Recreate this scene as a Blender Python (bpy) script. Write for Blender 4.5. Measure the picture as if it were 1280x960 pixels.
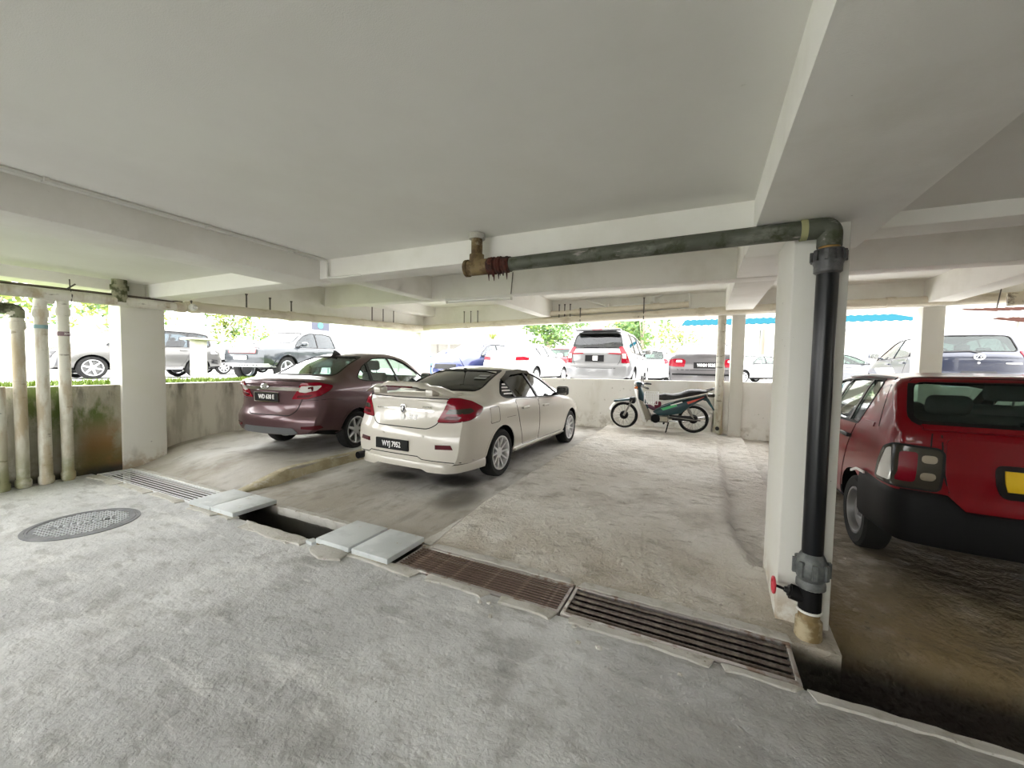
import bpy, bmesh, math, random
import numpy as np
from mathutils import Vector, Matrix, noise
from mathutils.bvhtree import BVHTree
from mathutils.geometry import delaunay_2d_cdt
for o in list(bpy.data.objects): bpy.data.objects.remove(o)
SC = bpy.context.scene
COL = SC.collection
random.seed(7)
# ------------------------------------------------------------------ camera
CAM_H = 1.45
cam = bpy.data.cameras.new('camera'); cam.sensor_width = 36; cam.lens = 500 / 1280 * 36; cam.clip_start = .05; cam.clip_end = 300
camo = bpy.data.objects.new('camera', cam); COL.objects.link(camo)
R_ = ((0.90004333, 0.03725118, -0.43420543), (0.43540041, -0.03418433, 0.89958763), (0.01866768, -0.99872107, -0.04698656))
camo.matrix_world = Matrix(((R_[0][0], -R_[0][1], -R_[0][2], 0), (R_[1][0], -R_[1][1], -R_[1][2], 0), (R_[2][0], -R_[2][1], -R_[2][2], CAM_H), (0, 0, 0, 1)))
SC.camera = camo
# ------------------------------------------------------------------ daylight: flat white overcast
w = bpy.data.worlds.new('overcast'); SC.world = w; w.use_nodes = True
nt = w.node_tree; nt.nodes.clear()
bg = nt.nodes.new('ShaderNodeBackground'); wo = nt.nodes.new('ShaderNodeOutputWorld')
bg.inputs[0].default_value = (1, .993, .985, 1); bg.inputs[1].default_value = 1.0
nt.links.new(bg.outputs[0], wo.inputs[0])
SC.view_settings.view_transform = 'Standard'; SC.view_settings.look = 'None'; SC.view_settings.gamma = 1
SC.view_settings.exposure = 3.3
SC.view_settings.use_curve_mapping = False
SC.cycles.max_bounces = 16; SC.cycles.diffuse_bounces = 8; SC.cycles.transparent_max_bounces = 24; SC.cycles.glossy_bounces = 6
SC.cycles.use_denoising = True
# ------------------------------------------------------------------ materials
MATS = {}
def newmat(name):
    m = bpy.data.materials.new(name); m.use_nodes = True; m.node_tree.nodes.clear()
    o = m.node_tree.nodes.new('ShaderNodeOutputMaterial'); MATS[name] = m
    return m, m.node_tree, o
def c4(c): return (c[0], c[1], c[2], 1)
def NT(nt, t, **k):
    n = nt.nodes.new(t)
    for a, b in k.items(): setattr(n, a, b)
    return n
def smoothmask(nt, val, lo, hi):
    r = NT(nt, 'ShaderNodeMapRange', interpolation_type='SMOOTHSTEP')
    nt.links.new(val, r.inputs[0]); r.inputs[1].default_value = lo; r.inputs[2].default_value = hi
    if lo > hi:
        r.inputs[1].default_value = hi; r.inputs[2].default_value = lo; r.inputs[3].default_value = 1; r.inputs[4].default_value = 0
    return r.outputs[0]
def mul(nt, a, b, op='MULTIPLY'):
    n = NT(nt, 'ShaderNodeMath', operation=op)
    for i, q in enumerate((a, b)):
        if isinstance(q, (int, float)): n.inputs[i].default_value = q
        else: nt.links.new(q, n.inputs[i])
    return n.outputs[0]
def layered(name, base, layers=(), rough=.8, bump=(), metal=0, coat=0, space='world', spec=.4, roughmask=None):
    """a Principled material: base colour, then layers of noise-masked colours, then noise bumps"""
    m, nt, out = newmat(name)
    p = NT(nt, 'ShaderNodeBsdfPrincipled'); nt.links.new(p.outputs[0], out.inputs[0])
    p.inputs['Roughness'].default_value = rough; p.inputs['Metallic'].default_value = metal
    p.inputs['Coat Weight'].default_value = coat; p.inputs['Coat Roughness'].default_value = .04; p.inputs['Specular IOR Level'].default_value = spec
    if space == 'world': pos = NT(nt, 'ShaderNodeNewGeometry').outputs['Position']
    else: pos = NT(nt, 'ShaderNodeTexCoord').outputs['Object']
    sep = None
    col = None
    for L in layers:
        mp = NT(nt, 'ShaderNodeMapping'); nt.links.new(pos, mp.inputs[0]); mp.inputs['Scale'].default_value = L.get('st', (1, 1, 1)); mp.inputs['Rotation'].default_value = (0, 0, L.get('rot', 0)); mp.inputs['Location'].default_value = L.get('loc', (0, 0, 0))
        if L.get('tex') == 'vor':
            n = NT(nt, 'ShaderNodeTexVoronoi', feature='DISTANCE_TO_EDGE'); val = n.outputs['Distance']
        else:
            n = NT(nt, 'ShaderNodeTexNoise'); n.inputs['Detail'].default_value = L.get('det', 6); n.inputs['Roughness'].default_value = .62; val = n.outputs[0]
        nt.links.new(mp.outputs[0], n.inputs['Vector']); n.inputs['Scale'].default_value = L.get('sc', 3)
        f = smoothmask(nt, val, L.get('lo', .45), L.get('hi', .6))
        for k in L.get('mask', ()):
            if sep is None:
                sep = NT(nt, 'ShaderNodeSeparateXYZ'); nt.links.new(pos, sep.inputs[0])
            if k[0] in 'xyz': g = smoothmask(nt, sep.outputs['xyz'.index(k[0])], k[1], k[2])
            else:
                dx = mul(nt, mul(nt, sep.outputs[0], k[1], 'SUBTRACT'), 1 / k[3]); dy = mul(nt, mul(nt, sep.outputs[1], k[2], 'SUBTRACT'), 1 / k[4])
                rr = mul(nt, mul(nt, mul(nt, dx, dx), mul(nt, dy, dy), 'ADD'), mul(nt, val, .9), 'ADD')
                g = smoothmask(nt, rr, 1.5, .55)
            f = mul(nt, f, g)
        f = mul(nt, f, L.get('amt', 1))
        mx = NT(nt, 'ShaderNodeMix', data_type='RGBA'); nt.links.new(f, mx.inputs[0])
        if col is None: mx.inputs[6].default_value = c4(base)
        else: nt.links.new(col, mx.inputs[6])
        mx.inputs[7].default_value = c4(L['col']); col = mx.outputs[2]
        if 'rough' in L:
            q = NT(nt, 'ShaderNodeMapRange'); nt.links.new(f, q.inputs[0]); q.inputs[3].default_value = rough; q.inputs[4].default_value = L['rough']
            nt.links.new(q.outputs[0], p.inputs['Roughness'])
    if col is None: p.inputs['Base Color'].default_value = c4(base)
    else: nt.links.new(col, p.inputs['Base Color'])
    prev = None
    for b in bump:
        n = NT(nt, 'ShaderNodeTexNoise'); n.inputs['Scale'].default_value = b[0]; n.inputs['Detail'].default_value = 5
        nt.links.new(pos, n.inputs['Vector'])
        q = NT(nt, 'ShaderNodeBump'); q.inputs['Strength'].default_value = b[1]; q.inputs['Distance'].default_value = b[2] if len(b) > 2 else .02
        nt.links.new(n.outputs[0], q.inputs['Height'])
        if prev is not None: nt.links.new(prev, q.inputs['Normal'])
        prev = q.outputs[0]
    if prev is not None: nt.links.new(prev, p.inputs['Normal'])
    return m
def plain(name, col, rough=.5, metal=0, coat=0, spec=.5, vary=None):
    ls = () if vary is None else (dict(col=vary[0], sc=vary[1], lo=.4, hi=.65, amt=vary[2] if len(vary) > 2 else 1),)
    return layered(name, col, ls, rough, (), metal, coat, 'object', spec)
def glassmat(name, tint, rough=.02, refl=1.0):
    m, nt, out = newmat(name)
    t = NT(nt, 'ShaderNodeBsdfTransparent'); t.inputs[0].default_value = c4(tint)
    g = NT(nt, 'ShaderNodeBsdfGlossy'); g.inputs['Roughness'].default_value = rough; g.inputs[0].default_value = (refl, refl, refl, 1)
    f = NT(nt, 'ShaderNodeFresnel'); ge = NT(nt, 'ShaderNodeNewGeometry'); q = NT(nt, 'ShaderNodeMapRange'); nt.links.new(ge.outputs['Backfacing'], q.inputs[0]); q.inputs[3].default_value = 1.45; q.inputs[4].default_value = 1 / 1.45; nt.links.new(q.outputs[0], f.inputs[0])   # the same reflection from either side of the pane
    mx = NT(nt, 'ShaderNodeMixShader'); nt.links.new(f.outputs[0], mx.inputs[0]); nt.links.new(t.outputs[0], mx.inputs[1]); nt.links.new(g.outputs[0], mx.inputs[2])
    nt.links.new(mx.outputs[0], out.inputs[0]); return m
WHITE = (.78, .78, .73)
concrete_floor = layered('floor_concrete', (.465, .47, .475), (
    dict(col=(.66, .665, .67), sc=.8, lo=.42, hi=.66, st=(1, .55, 1), rot=.4),
    dict(col=(.27, .265, .25), sc=1.7, lo=.5, hi=.72, amt=.75),
    dict(col=(.19, .195, .185), sc=1.3, lo=.5, hi=.62, amt=.7, mask=(('ell', -.45, 1.55, .9, .5),)),
    dict(col=(.26, .255, .24), sc=7, lo=.5, hi=.66, amt=.5, st=(.7, 1.3, 1), rot=.5),
    dict(col=(.70, .70, .69), sc=9, lo=.57, hi=.68, amt=.6, st=(.35, 1.9, 1), rot=.55),
    dict(col=(.68, .68, .67), sc=2.6, lo=.54, hi=.7, amt=.8, st=(.5, 1.6, 1), rot=.5),
    dict(col=(.22, .2, .17), sc=3, lo=.45, hi=.65, amt=.7, mask=(('x', .1, .9), ('y', .9, 2))),
    dict(col=(.27, .26, .235), sc=2.2, lo=.3, hi=.6, amt=.75, mask=(('x', -.9, .6),)),  # darker towards the right: shade of the dimmer side painted into the colour
    dict(col=(.75, .75, .73), sc=38, lo=.66, hi=.73, amt=.8),
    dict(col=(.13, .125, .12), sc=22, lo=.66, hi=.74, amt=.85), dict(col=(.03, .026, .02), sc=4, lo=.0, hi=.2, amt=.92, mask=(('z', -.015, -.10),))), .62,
    ((5, .4, .04), (16, .5, .02), (60, .6, .008), (200, .5, .003)))
bay_concrete = layered('bay_concrete', (.58, .545, .485), (
    dict(col=(.70, .675, .63), sc=.9, lo=.4, hi=.65),
    dict(col=(.33, .30, .25), sc=1.6, lo=.5, hi=.72, amt=.8),
    dict(col=(.34, .29, .21), sc=2, lo=.3, hi=.6, amt=.65, mask=(('y', 3.6, 2.6),)),
    dict(col=(.2, .18, .15), sc=22, lo=.64, hi=.75, amt=.8, st=(.6, 1.4, 1)),
    dict(col=(.62, .61, .58), sc=30, lo=.62, hi=.72, amt=.6),
    dict(col=(.035, .032, .03), sc=3, lo=.2, hi=.4, amt=.95, mask=(('ell', -2.95, 4.25, .75, .28),), rough=.25),
    dict(col=(.035, .032, .03), sc=3, lo=.2, hi=.4, amt=.85, mask=(('ell', -3.5, 3.9, .3, .2),), rough=.25),
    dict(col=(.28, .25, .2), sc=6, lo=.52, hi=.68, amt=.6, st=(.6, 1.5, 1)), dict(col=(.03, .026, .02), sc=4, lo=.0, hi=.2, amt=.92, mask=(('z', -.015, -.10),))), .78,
    ((7, .7, .05), (20, .8, .03), (50, .8, .014), (160, .6, .005)))
smooth_bay = layered('smooth_bay_concrete', (.43, .41, .375), (
    dict(col=(.58, .57, .545), sc=.8, lo=.42, hi=.66, st=(1.4, .5, 1)),
    dict(col=(.25, .22, .18), sc=1.5, lo=.48, hi=.7, amt=.85),
    dict(col=(.30, .255, .18), sc=1.2, lo=.35, hi=.6, amt=.5, mask=(('y', 3.8, 2.7),)),
    dict(col=(.035, .032, .03), sc=3, lo=.15, hi=.3, amt=.96, mask=(('ell', -2.7, 4.1, .42, .3),), rough=.3),
    dict(col=(.05, .045, .04), sc=3, lo=.15, hi=.3, amt=.9, mask=(('ell', -3.45, 3.95, .35, .2),), rough=.3),
    dict(col=(.09, .08, .065), sc=3, lo=.2, hi=.4, amt=.8, mask=(('ell', -2.35, 3.6, .3, .45),), rough=.45),
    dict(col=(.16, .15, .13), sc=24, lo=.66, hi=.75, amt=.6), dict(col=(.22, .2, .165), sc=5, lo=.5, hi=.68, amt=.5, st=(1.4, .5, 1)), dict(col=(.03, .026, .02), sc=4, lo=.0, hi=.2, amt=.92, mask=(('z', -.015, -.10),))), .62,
    ((10, .3, .02), (70, .4, .006), (200, .3, .003)))
red_bay_mat = layered('rough_muddy_concrete', (.21, .175, .125), (
    dict(col=(.33, .29, .235), sc=5, lo=.48, hi=.66),
    dict(col=(.12, .095, .06), sc=2.2, lo=.48, hi=.66, amt=.85),
    dict(col=(.21, .15, .065), sc=1.4, lo=.3, hi=.6, amt=.8, mask=(('y', 3.6, 2.9),)),
    dict(col=(.56, .53, .48), sc=6, lo=.2, hi=.5, amt=.9, mask=(('y', 4.3, 5.6), ('x', 1.25, .95))),
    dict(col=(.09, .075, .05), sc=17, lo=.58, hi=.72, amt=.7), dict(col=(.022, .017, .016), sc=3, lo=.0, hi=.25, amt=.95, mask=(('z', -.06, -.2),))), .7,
    ((11, .8, .05), (40, .6, .015)))
curb_mat = layered('curb_yellowed', (.42, .37, .25), (dict(col=(.3, .26, .16), sc=4, lo=.45, hi=.65), dict(col=(.55, .52, .45), sc=9, lo=.55, hi=.7)), .8, ((40, .5, .01),))
mortar_mat = layered('pale_mortar', (.50, .485, .45), (dict(col=(.4, .38, .33), sc=8, lo=.5, hi=.66), dict(col=(.25, .22, .18), sc=30, lo=.62, hi=.72)), .85, ((35, .6, .012),))
trench_mat = layered('drain_sludge', (.04, .034, .025), (dict(col=(.015, .013, .011), sc=5, lo=.4, hi=.6), dict(col=(.2, .18, .13), sc=2, lo=.55, hi=.7, amt=.6)), .6, ((30, .5, .01),))
ceiling_mat = layered('ceiling_paint', (.81, .805, .765), (
    dict(col=(.76, .75, .705), sc=.6, lo=.4, hi=.65), dict(col=(.5, .49, .43), sc=7, lo=.7, hi=.78, amt=.6)), .85, ((240, .25, .004), (3, .12, .03)))
beam_mat = layered('beam_paint', (.84, .83, .785), (
    dict(col=(.77, .755, .70), sc=1.1, lo=.45, hi=.65), dict(col=(.33, .3, .25), sc=34, lo=.72, hi=.77, amt=.7)), .8, ((180, .2, .004), (4, .15, .02)))
column_mat = layered('column_paint', (.68, .67, .62), (
    dict(col=(.66, .65, .57), sc=1.4, lo=.48, hi=.68, amt=.7), dict(col=(.1, .09, .08), sc=21, lo=.715, hi=.74, amt=.85),
    dict(col=(.36, .27, .17), sc=6, lo=.4, hi=.6, amt=.85, mask=(('z', .28, .02),)),
    dict(col=(.33, .32, .28), sc=3, st=(1, 1, .25), lo=.55, hi=.7, amt=.5, mask=(('z', .7, .1),))), .75, ((160, .2, .004), (9, .2, .01)))
left_wall_mat = layered('stained_parapet_paint', (.60, .58, .50), (
    dict(col=(.30, .27, .19), sc=1.6, st=(1, 1, .35), lo=.4, hi=.6, amt=.75, mask=(('y', 3.1, 2.6),)),
    dict(col=(.40, .38, .31), sc=4, st=(1, 1, .22), lo=.44, hi=.6, amt=.85),
    dict(col=(.12, .115, .095), sc=7, st=(1, 1, .3), lo=.5, hi=.64, amt=.8, mask=(('z', .75, 1.08),)),
    dict(col=(.11, .16, .035), sc=2.6, st=(1, 1, .5), lo=.46, hi=.58, amt=.95, mask=(('y', 2.7, 2.3), ('z', .25, .8))),
    dict(col=(.27, .125, .035), sc=2.4, lo=.34, hi=.54, amt=.92, mask=(('z', .8, .3), ('y', 1.95, 2.2), ('y', 3.0, 2.5))),
    dict(col=(.13, .115, .04), sc=2.5, lo=.3, hi=.55, amt=.9, mask=(('z', .55, .05), ('y', 2.75, 2.5))),
    dict(col=(.05, .05, .045), sc=3, lo=.3, hi=.5, amt=.9, mask=(('z', .13, .02),))), .85, ((50, .3, .008),))
back_wall_mat = layered('parapet_paint', (.84, .83, .79), (
    dict(col=(.72, .70, .63), sc=2, st=(1, 1, .4), lo=.47, hi=.66, amt=.7), dict(col=(.4, .36, .29), sc=5, lo=.45, hi=.62, amt=.7, mask=(('z', .5, .15),)),
    dict(col=(.34, .32, .27), sc=12, lo=.64, hi=.72, amt=.7)), .85, ((60, .3, .006),))
asphalt_mat = layered('pale_road', (.60, .59, .58), (dict(col=(.66, .66, .65), sc=.6, lo=.4, hi=.6), dict(col=(.3, .3, .3), sc=25, lo=.6, hi=.7, amt=.5)), .9, ((80, .3, .01),))
pave_mat = layered('outside_concrete', (.62, .61, .59), (dict(col=(.5, .5, .47), sc=.8, lo=.4, hi=.6),), .9)
grass_mat = plain('grass_blade', (.075, .13, .005), .7, vary=((.13, .18, .008), 9))
soil_mat = plain('grass_soil', (.08, .13, .006), .95, vary=((.12, .17, .008), 5))
pipe_white = layered('old_white_pipe', (.70, .685, .61), (
    dict(col=(.45, .41, .31), sc=3, st=(1, 1, .35), lo=.46, hi=.64, amt=.8), dict(col=(.13, .115, .08), sc=9, st=(.6, .6, 2.2), lo=.6, hi=.7, amt=.8),
    dict(col=(.2, .21, .09), sc=3, lo=.4, hi=.6, amt=.85, mask=(('z', .6, 0),)), dict(col=(.42, .33, .2), sc=5, st=(1, 1, .3), lo=.5, hi=.64, amt=.7)), .6, ((60, .25, .006),))
pipe_cream = layered('cream_pipe', (.72, .67, .55), (dict(col=(.5, .43, .31), sc=4, st=(.4, .4, 1), lo=.5, hi=.66, amt=.8), dict(col=(.2, .17, .12), sc=12, lo=.66, hi=.74, amt=.7)), .6)
pipe_galv = layered('mossy_galvanised_pipe', (.085, .092, .07), (
    dict(col=(.19, .195, .165), sc=7, st=(.35, 1, 1), lo=.5, hi=.66), dict(col=(.04, .046, .02), sc=11, lo=.5, hi=.64, amt=.9),
    dict(col=(.32, .30, .28), sc=20, st=(.3, 1, 1), lo=.62, hi=.72)), .6, ((50, .5, .006),), .15)
pipe_brown = layered('brown_stained_fitting', (.19, .135, .06), (dict(col=(.085, .05, .018), sc=9, lo=.45, hi=.62), dict(col=(.5, .45, .33), sc=7, lo=.58, hi=.7, amt=.8)), .65, ((60, .4, .005),))
rust_mat = layered('flaking_rust', (.07, .016, .009), (dict(col=(.03, .012, .009), sc=14, lo=.45, hi=.6), dict(col=(.15, .05, .02), sc=25, lo=.6, hi=.7)), .85, ((90, .9, .01),))
black_pipe = layered('black_plastic_pipe', (.003, .004, .006), (dict(col=(.06, .06, .06), sc=9, lo=.6, hi=.75, amt=.5, mask=(('z', 1.6, 2.1),)),), .28, ((30, .05, .004),))
grey_fit = plain('grey_fitting', (.075, .082, .08), .45, vary=((.16, .17, .165), 18, .7))
pvc_base = layered('mud_stained_pipe', (.45, .38, .25), (dict(col=(.2, .14, .06), sc=8, lo=.42, hi=.6), dict(col=(.6, .56, .46), sc=6, lo=.55, hi=.66)), .6)
brass_mat = plain('dull_brass', (.28, .17, .06), .4, .8)
red_paint = plain('red_handle', (.55, .03, .05), .45)
grate_white = layered('white_painted_steel', (.74, .75, .76), (dict(col=(.3, .2, .14), sc=14, lo=.62, hi=.72, amt=.8),), .5, space='object')
grate_rust = layered('rust_brown_steel', (.17, .115, .095), (dict(col=(.30, .22, .18), sc=12, lo=.5, hi=.65), dict(col=(.08, .04, .025), sc=20, lo=.55, hi=.7)), .55, ((60, .3, .004),), .3, space='object')
grate_frame = layered('worn_steel_frame', (.38, .35, .33), (dict(col=(.22, .15, .11), sc=9, lo=.5, hi=.64), dict(col=(.6, .59, .57), sc=6, lo=.56, hi=.68)), .45, ((60, .3, .004),), .5, space='object')
rebar_mat = plain('ribbed_rebar', (.11, .085, .07), .5, .45, vary=((.2, .165, .14), 25))
tile_mat = layered('grey_cover_slab', (.62, .65, .66), (dict(col=(.52, .55, .56), sc=3, lo=.42, hi=.62), dict(col=(.64, .66, .67), sc=9, lo=.58, hi=.7), dict(col=(.35, .25, .12), sc=12, lo=.64, hi=.72, amt=.6)), .6, ((80, .3, .004),))
manhole_mat = plain('cast_iron', (.11, .115, .125), .5, .2, vary=((.17, .17, .18), 8))
manhole_hi = plain('worn_cast_iron', (.62, .64, .67), .4, .1)
conduit_mat = plain('white_conduit', (.66, .65, .60), .5)
wire_mat = plain('dark_wire', (.1, .09, .08), .6)
lamp_white = plain('lamp_housing', (.8, .8, .76), .4)
chrome = plain('chrome', (.78, .78, .78), .12, 1)
alloy = plain('silver_alloy', (.66, .67, .68), .32, .85)
alloy_dk = plain('grey_steel_wheel', (.22, .22, .22), .45, .6)
tyre_m = plain('tyre_rubber', (.007, .007, .007), .75, spec=.25, vary=((.014, .014, .013), 7))
tyre_dusty = plain('dusty_tyre_rubber', (.018, .018, .0175), .85, spec=.2)
blk = plain('black_plastic', (.005, .005, .006), .42, spec=.35)
blk_matte = plain('black_matte_plastic', (.0045, .0045, .005), .6, spec=.2)
seal = plain('rubber_seal', (.005, .005, .005), .6, spec=.25)
cabin = plain('cabin_trim', (.05, .05, .052), .85)
cabin_grey = plain('grey_seat_cloth', (.10, .10, .105), .95)
under = plain('underbody_black', (.004, .004, .004), .9, spec=.1)
lamp_red = plain('red_lamp_lens', (.20, .002, .012), .15, coat=.15, spec=.25)
lamp_dk = plain('deep_red_lens', (.07, .002, .006), .15, coat=.15, spec=.25)
lamp_clr = plain('clear_lamp_lens', (.72, .72, .70), .1, .25, coat=1)
lamp_smoke = plain('smoked_lens', (.04, .036, .028), .15, .1, coat=.2, spec=.3)
lamp_warm = plain('warm_reflector', (.36, .31, .24), .25, .5)
amber = plain('amber_lens', (.7, .18, .02), .15, coat=1)
plate_blk = plain('plate_black', (.004, .004, .005), .4, spec=.3)
plate_wht = plain('plate_letters', (.86, .86, .86), .5)
yellow_m = plain('yellow_sticker', (.70, .45, .005), .5)
glass_clear = glassmat('clear_glass', (.80, .87, .84))
glass_green = glassmat('green_glass', (.60, .70, .66))
glass_tint = glassmat('dark_glass', (.24, .26, .26))
leaf_mats = [plain('leaf_bright', (.10, .17, .02), .6), plain('leaf_mid', (.05, .115, .02), .6), plain('leaf_yellow', (.17, .21, .03), .6)]
bark = plain('bark', (.30, .25, .2), .9)
roof_blue = plain('blue_roof_sheet', (.016, .075, .10), 1, spec=0)
roof_brown = plain('brown_awning', (.04, .02, .016), 1, spec=0)
facade = layered('pale_facade', (.42, .405, .37), (dict(col=(.36, .345, .31), sc=.3, lo=.4, hi=.6),), .9)
steel_grey = plain('grey_steel', (.4, .41, .42), .5, .4)
paint_no = [0]
def paint(name, col, metal=0, rough=.3, coat=.8, spec=.4):
    return layered(name, col, (), rough, (), metal, coat, 'object', spec)
# ------------------------------------------------------------------ geometry helpers
class G:
    def __init__(s): s.v = []; s.f = []; s.m = []
    def add(s, vs, fs, mi=0):
        b = len(s.v); s.v += [tuple(v) for v in vs]
        for f in fs: s.f.append(tuple(b + i for i in f)); s.m.append(mi)
    def box(s, x0, x1, y0, y1, z0, z1, mi=0, M=None):
        vs = [Vector((x, y, z)) for x in (x0, x1) for y in (y0, y1) for z in (z0, z1)]
        if M is not None: vs = [M @ v for v in vs]
        s.add(vs, [(0, 1, 3, 2), (4, 6, 7, 5), (0, 4, 5, 1), (2, 3, 7, 6), (0, 2, 6, 4), (1, 5, 7, 3)], mi)
    def rbox(s, x0, x1, y0, y1, z0, z1, r=.02, seg=2, mi=0, M=None):
        bm = bmesh.new(); bmesh.ops.create_cube(bm, size=1)
        for v in bm.verts: v.co = Vector(((x0 + x1) / 2 + v.co.x * (x1 - x0), (y0 + y1) / 2 + v.co.y * (y1 - y0), (z0 + z1) / 2 + v.co.z * (z1 - z0)))
        bmesh.ops.bevel(bm, geom=list(bm.edges), offset=r, segments=seg, profile=.5, affect='EDGES')
        if M is not None: bm.transform(M)
        s.bm(bm, mi)
    def bm(s, bm, mi=0):
        bm.verts.index_update(); s.add([v.co[:] for v in bm.verts], [[v.index for v in f.verts] for f in bm.faces], mi); bm.free()
    def tube(s, path, r, n=10, mi=0, cap=True, closed=False):
        P = [Vector(p) for p in path]; N = len(P)
        rr = r if isinstance(r, (list, tuple)) else [r] * N
        t0 = (P[1] - P[0]).normalized(); up = Vector((0, 0, 1)) if abs(t0.z) < .9 else Vector((1, 0, 0))
        u = (up - t0 * up.dot(t0)).normalized(); vs = []
        for i in range(N):
            if closed: t = (P[(i + 1) % N] - P[i - 1]).normalized()
            else: t = ((P[min(i + 1, N - 1)] - P[i]).normalized() + (P[i] - P[max(i - 1, 0)]).normalized()).normalized()
            u = (u - t * u.dot(t)).normalized(); w = t.cross(u)
            for k in range(n):
                a = 2 * math.pi * k / n; vs.append(P[i] + (u * math.cos(a) + w * math.sin(a)) * rr[i])
        fs = []
        for i in range(N if closed else N - 1):
            j = (i + 1) % N
            for k in range(n): fs.append((i * n + k, i * n + (k + 1) % n, j * n + (k + 1) % n, j * n + k))
        if cap and not closed: fs += [tuple(range(n - 1, -1, -1)), tuple((N - 1) * n + k for k in range(n))]
        s.add(vs, fs, mi)
    def lathe(s, prof, n=24, axis='z', M=None, mi=0, closed=False):
        vs = []
        for (r, h) in prof:
            for k in range(n):
                a = 2 * math.pi * k / n; c, d = r * math.cos(a), r * math.sin(a)
                vs.append(Vector((c, d, h)) if axis == 'z' else Vector((c, h, d)) if axis == 'y' else Vector((h, c, d)))
        if M is not None: vs = [M @ v for v in vs]
        fs = []; L = len(prof)
        for i in range(L if closed else L - 1):
            j = (i + 1) % L
            for k in range(n): fs.append((i * n + k, i * n + (k + 1) % n, j * n + (k + 1) % n, j * n + k))
        if not closed:
            if prof[0][0] > 1e-5: fs.append(tuple(range(n - 1, -1, -1)))
            if prof[-1][0] > 1e-5: fs.append(tuple((L - 1) * n + k for k in range(n)))
        s.add(vs, fs, mi)
    def prism(s, poly, lo, hi, axis='y', M=None, mi=0):
        """poly in the plane perpendicular to axis: y -> (x,z), z -> (x,y), x -> (y,z)"""
        n = len(poly); mk = {'y': lambda p, h: (p[0], h, p[1]), 'z': lambda p, h: (p[0], p[1], h), 'x': lambda p, h: (h, p[0], p[1])}[axis]
        vs = [Vector(mk(p, h)) for h in (lo, hi) for p in poly]
        if M is not None: vs = [M @ v for v in vs]
        s.add(vs, [tuple(range(n - 1, -1, -1)), tuple(range(n, 2 * n))] + [(i, (i + 1) % n, n + (i + 1) % n, n + i) for i in range(n)], mi)
    def mesh(s, name, mats, smooth=40, fix=True):
        me = bpy.data.meshes.new(name); me.from_pydata(s.v, [], s.f)
        for m in (mats if isinstance(mats, (list, tuple)) else [mats]): me.materials.append(m)
        if any(s.m): me.polygons.foreach_set('material_index', s.m)
        if fix:
            bm = bmesh.new(); bm.from_mesh(me); bmesh.ops.remove_doubles(bm, verts=bm.verts, dist=1e-5); bmesh.ops.recalc_face_normals(bm, faces=bm.faces); bm.to_mesh(me); bm.free()
        if smooth:
            me.polygons.foreach_set('use_smooth', [True] * len(me.polygons)); me.set_sharp_from_angle(angle=math.radians(smooth))
        return me
    def build(s, name, mats, parent=None, smooth=40, fix=True): return link(name, s.mesh(name, mats, smooth, fix), parent)
def link(name, me, parent=None, M=None):
    o = bpy.data.objects.new(name, me); COL.objects.link(o)
    if parent is not None: o.parent = parent
    if M is not None: o.matrix_local = M
    return o
def tag(o, label=None, cat=None, group=None, kind=None):
    if label: o['label'] = label
    if cat: o['category'] = cat
    if group: o['group'] = group
    if kind: o['kind'] = kind
    return o
def thing(name, label, cat, loc=(0, 0, 0), rz=0, group=None):
    o = bpy.data.objects.new(name, None); COL.objects.link(o); o.location = loc; o.rotation_euler = (0, 0, rz); o.empty_display_size = .1
    return tag(o, label, cat, group)
def struct(name, g, m, label=None, smooth=40, parent=None):
    o = g.build(name, m, parent, smooth); o['kind'] = 'structure'
    if label: o['label'] = label
    return o
def copy_tree(o, parent=None):
    c = o.copy(); COL.objects.link(c)
    if parent is not None: c.parent = parent
    for ch in [q for q in bpy.data.objects if q.parent == o]: copy_tree(ch, c)
    return c
def arc(c, r, a0, a1, n, u, v):
    c, u, v = Vector(c), Vector(u), Vector(v)
    return [c + u * (r * math.cos(math.radians(a0 + (a1 - a0) * i / n))) + v * (r * math.sin(math.radians(a0 + (a1 - a0) * i / n))) for i in range(n + 1)]
def bent(pts, r=.08, n=5):
    """polyline with rounded corners"""
    P = [Vector(p) for p in pts]; out = [P[0]]
    for i in range(1, len(P) - 1):
        a, b, c = P[i - 1], P[i], P[i + 1]; d1 = (a - b).normalized(); d2 = (c - b).normalized()
        q = min(r, (a - b).length * .45, (c - b).length * .45); s, e = b + d1 * q, b + d2 * q
        for k in range(n + 1):
            t = k / n; out.append(s * (1 - t) ** 2 + b * 2 * t * (1 - t) + e * t * t)
    return out + [P[-1]]
def sstep(t): t = max(0., min(1., t)); return t * t * (3 - 2 * t)
def text_mesh(txt, size, depth=.003, sx=1.0, weight=0.0, align='CENTER'):
    cu = bpy.data.curves.new('letters', 'FONT'); cu.body = txt; cu.size = size; cu.extrude = depth / 2; cu.align_x = align; cu.align_y = 'CENTER'; cu.offset = weight; cu.resolution_u = 3
    o = bpy.data.objects.new('letters', cu); COL.objects.link(o); dg = bpy.context.evaluated_depsgraph_get()
    me = bpy.data.meshes.new_from_object(o.evaluated_get(dg)); bpy.data.objects.remove(o); bpy.data.curves.remove(cu)
    for v in me.vertices: v.co.x *= sx
    return me
def basis(xa, ya, loc):
    """matrix whose local x,y axes are xa,ya"""
    x = Vector(xa).normalized(); z = x.cross(Vector(ya)).normalized(); y = z.cross(x)
    return Matrix(((x.x, y.x, z.x, loc[0]), (x.y, y.y, z.y, loc[1]), (x.z, y.z, z.z, loc[2]), (0, 0, 0, 1)))
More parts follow.
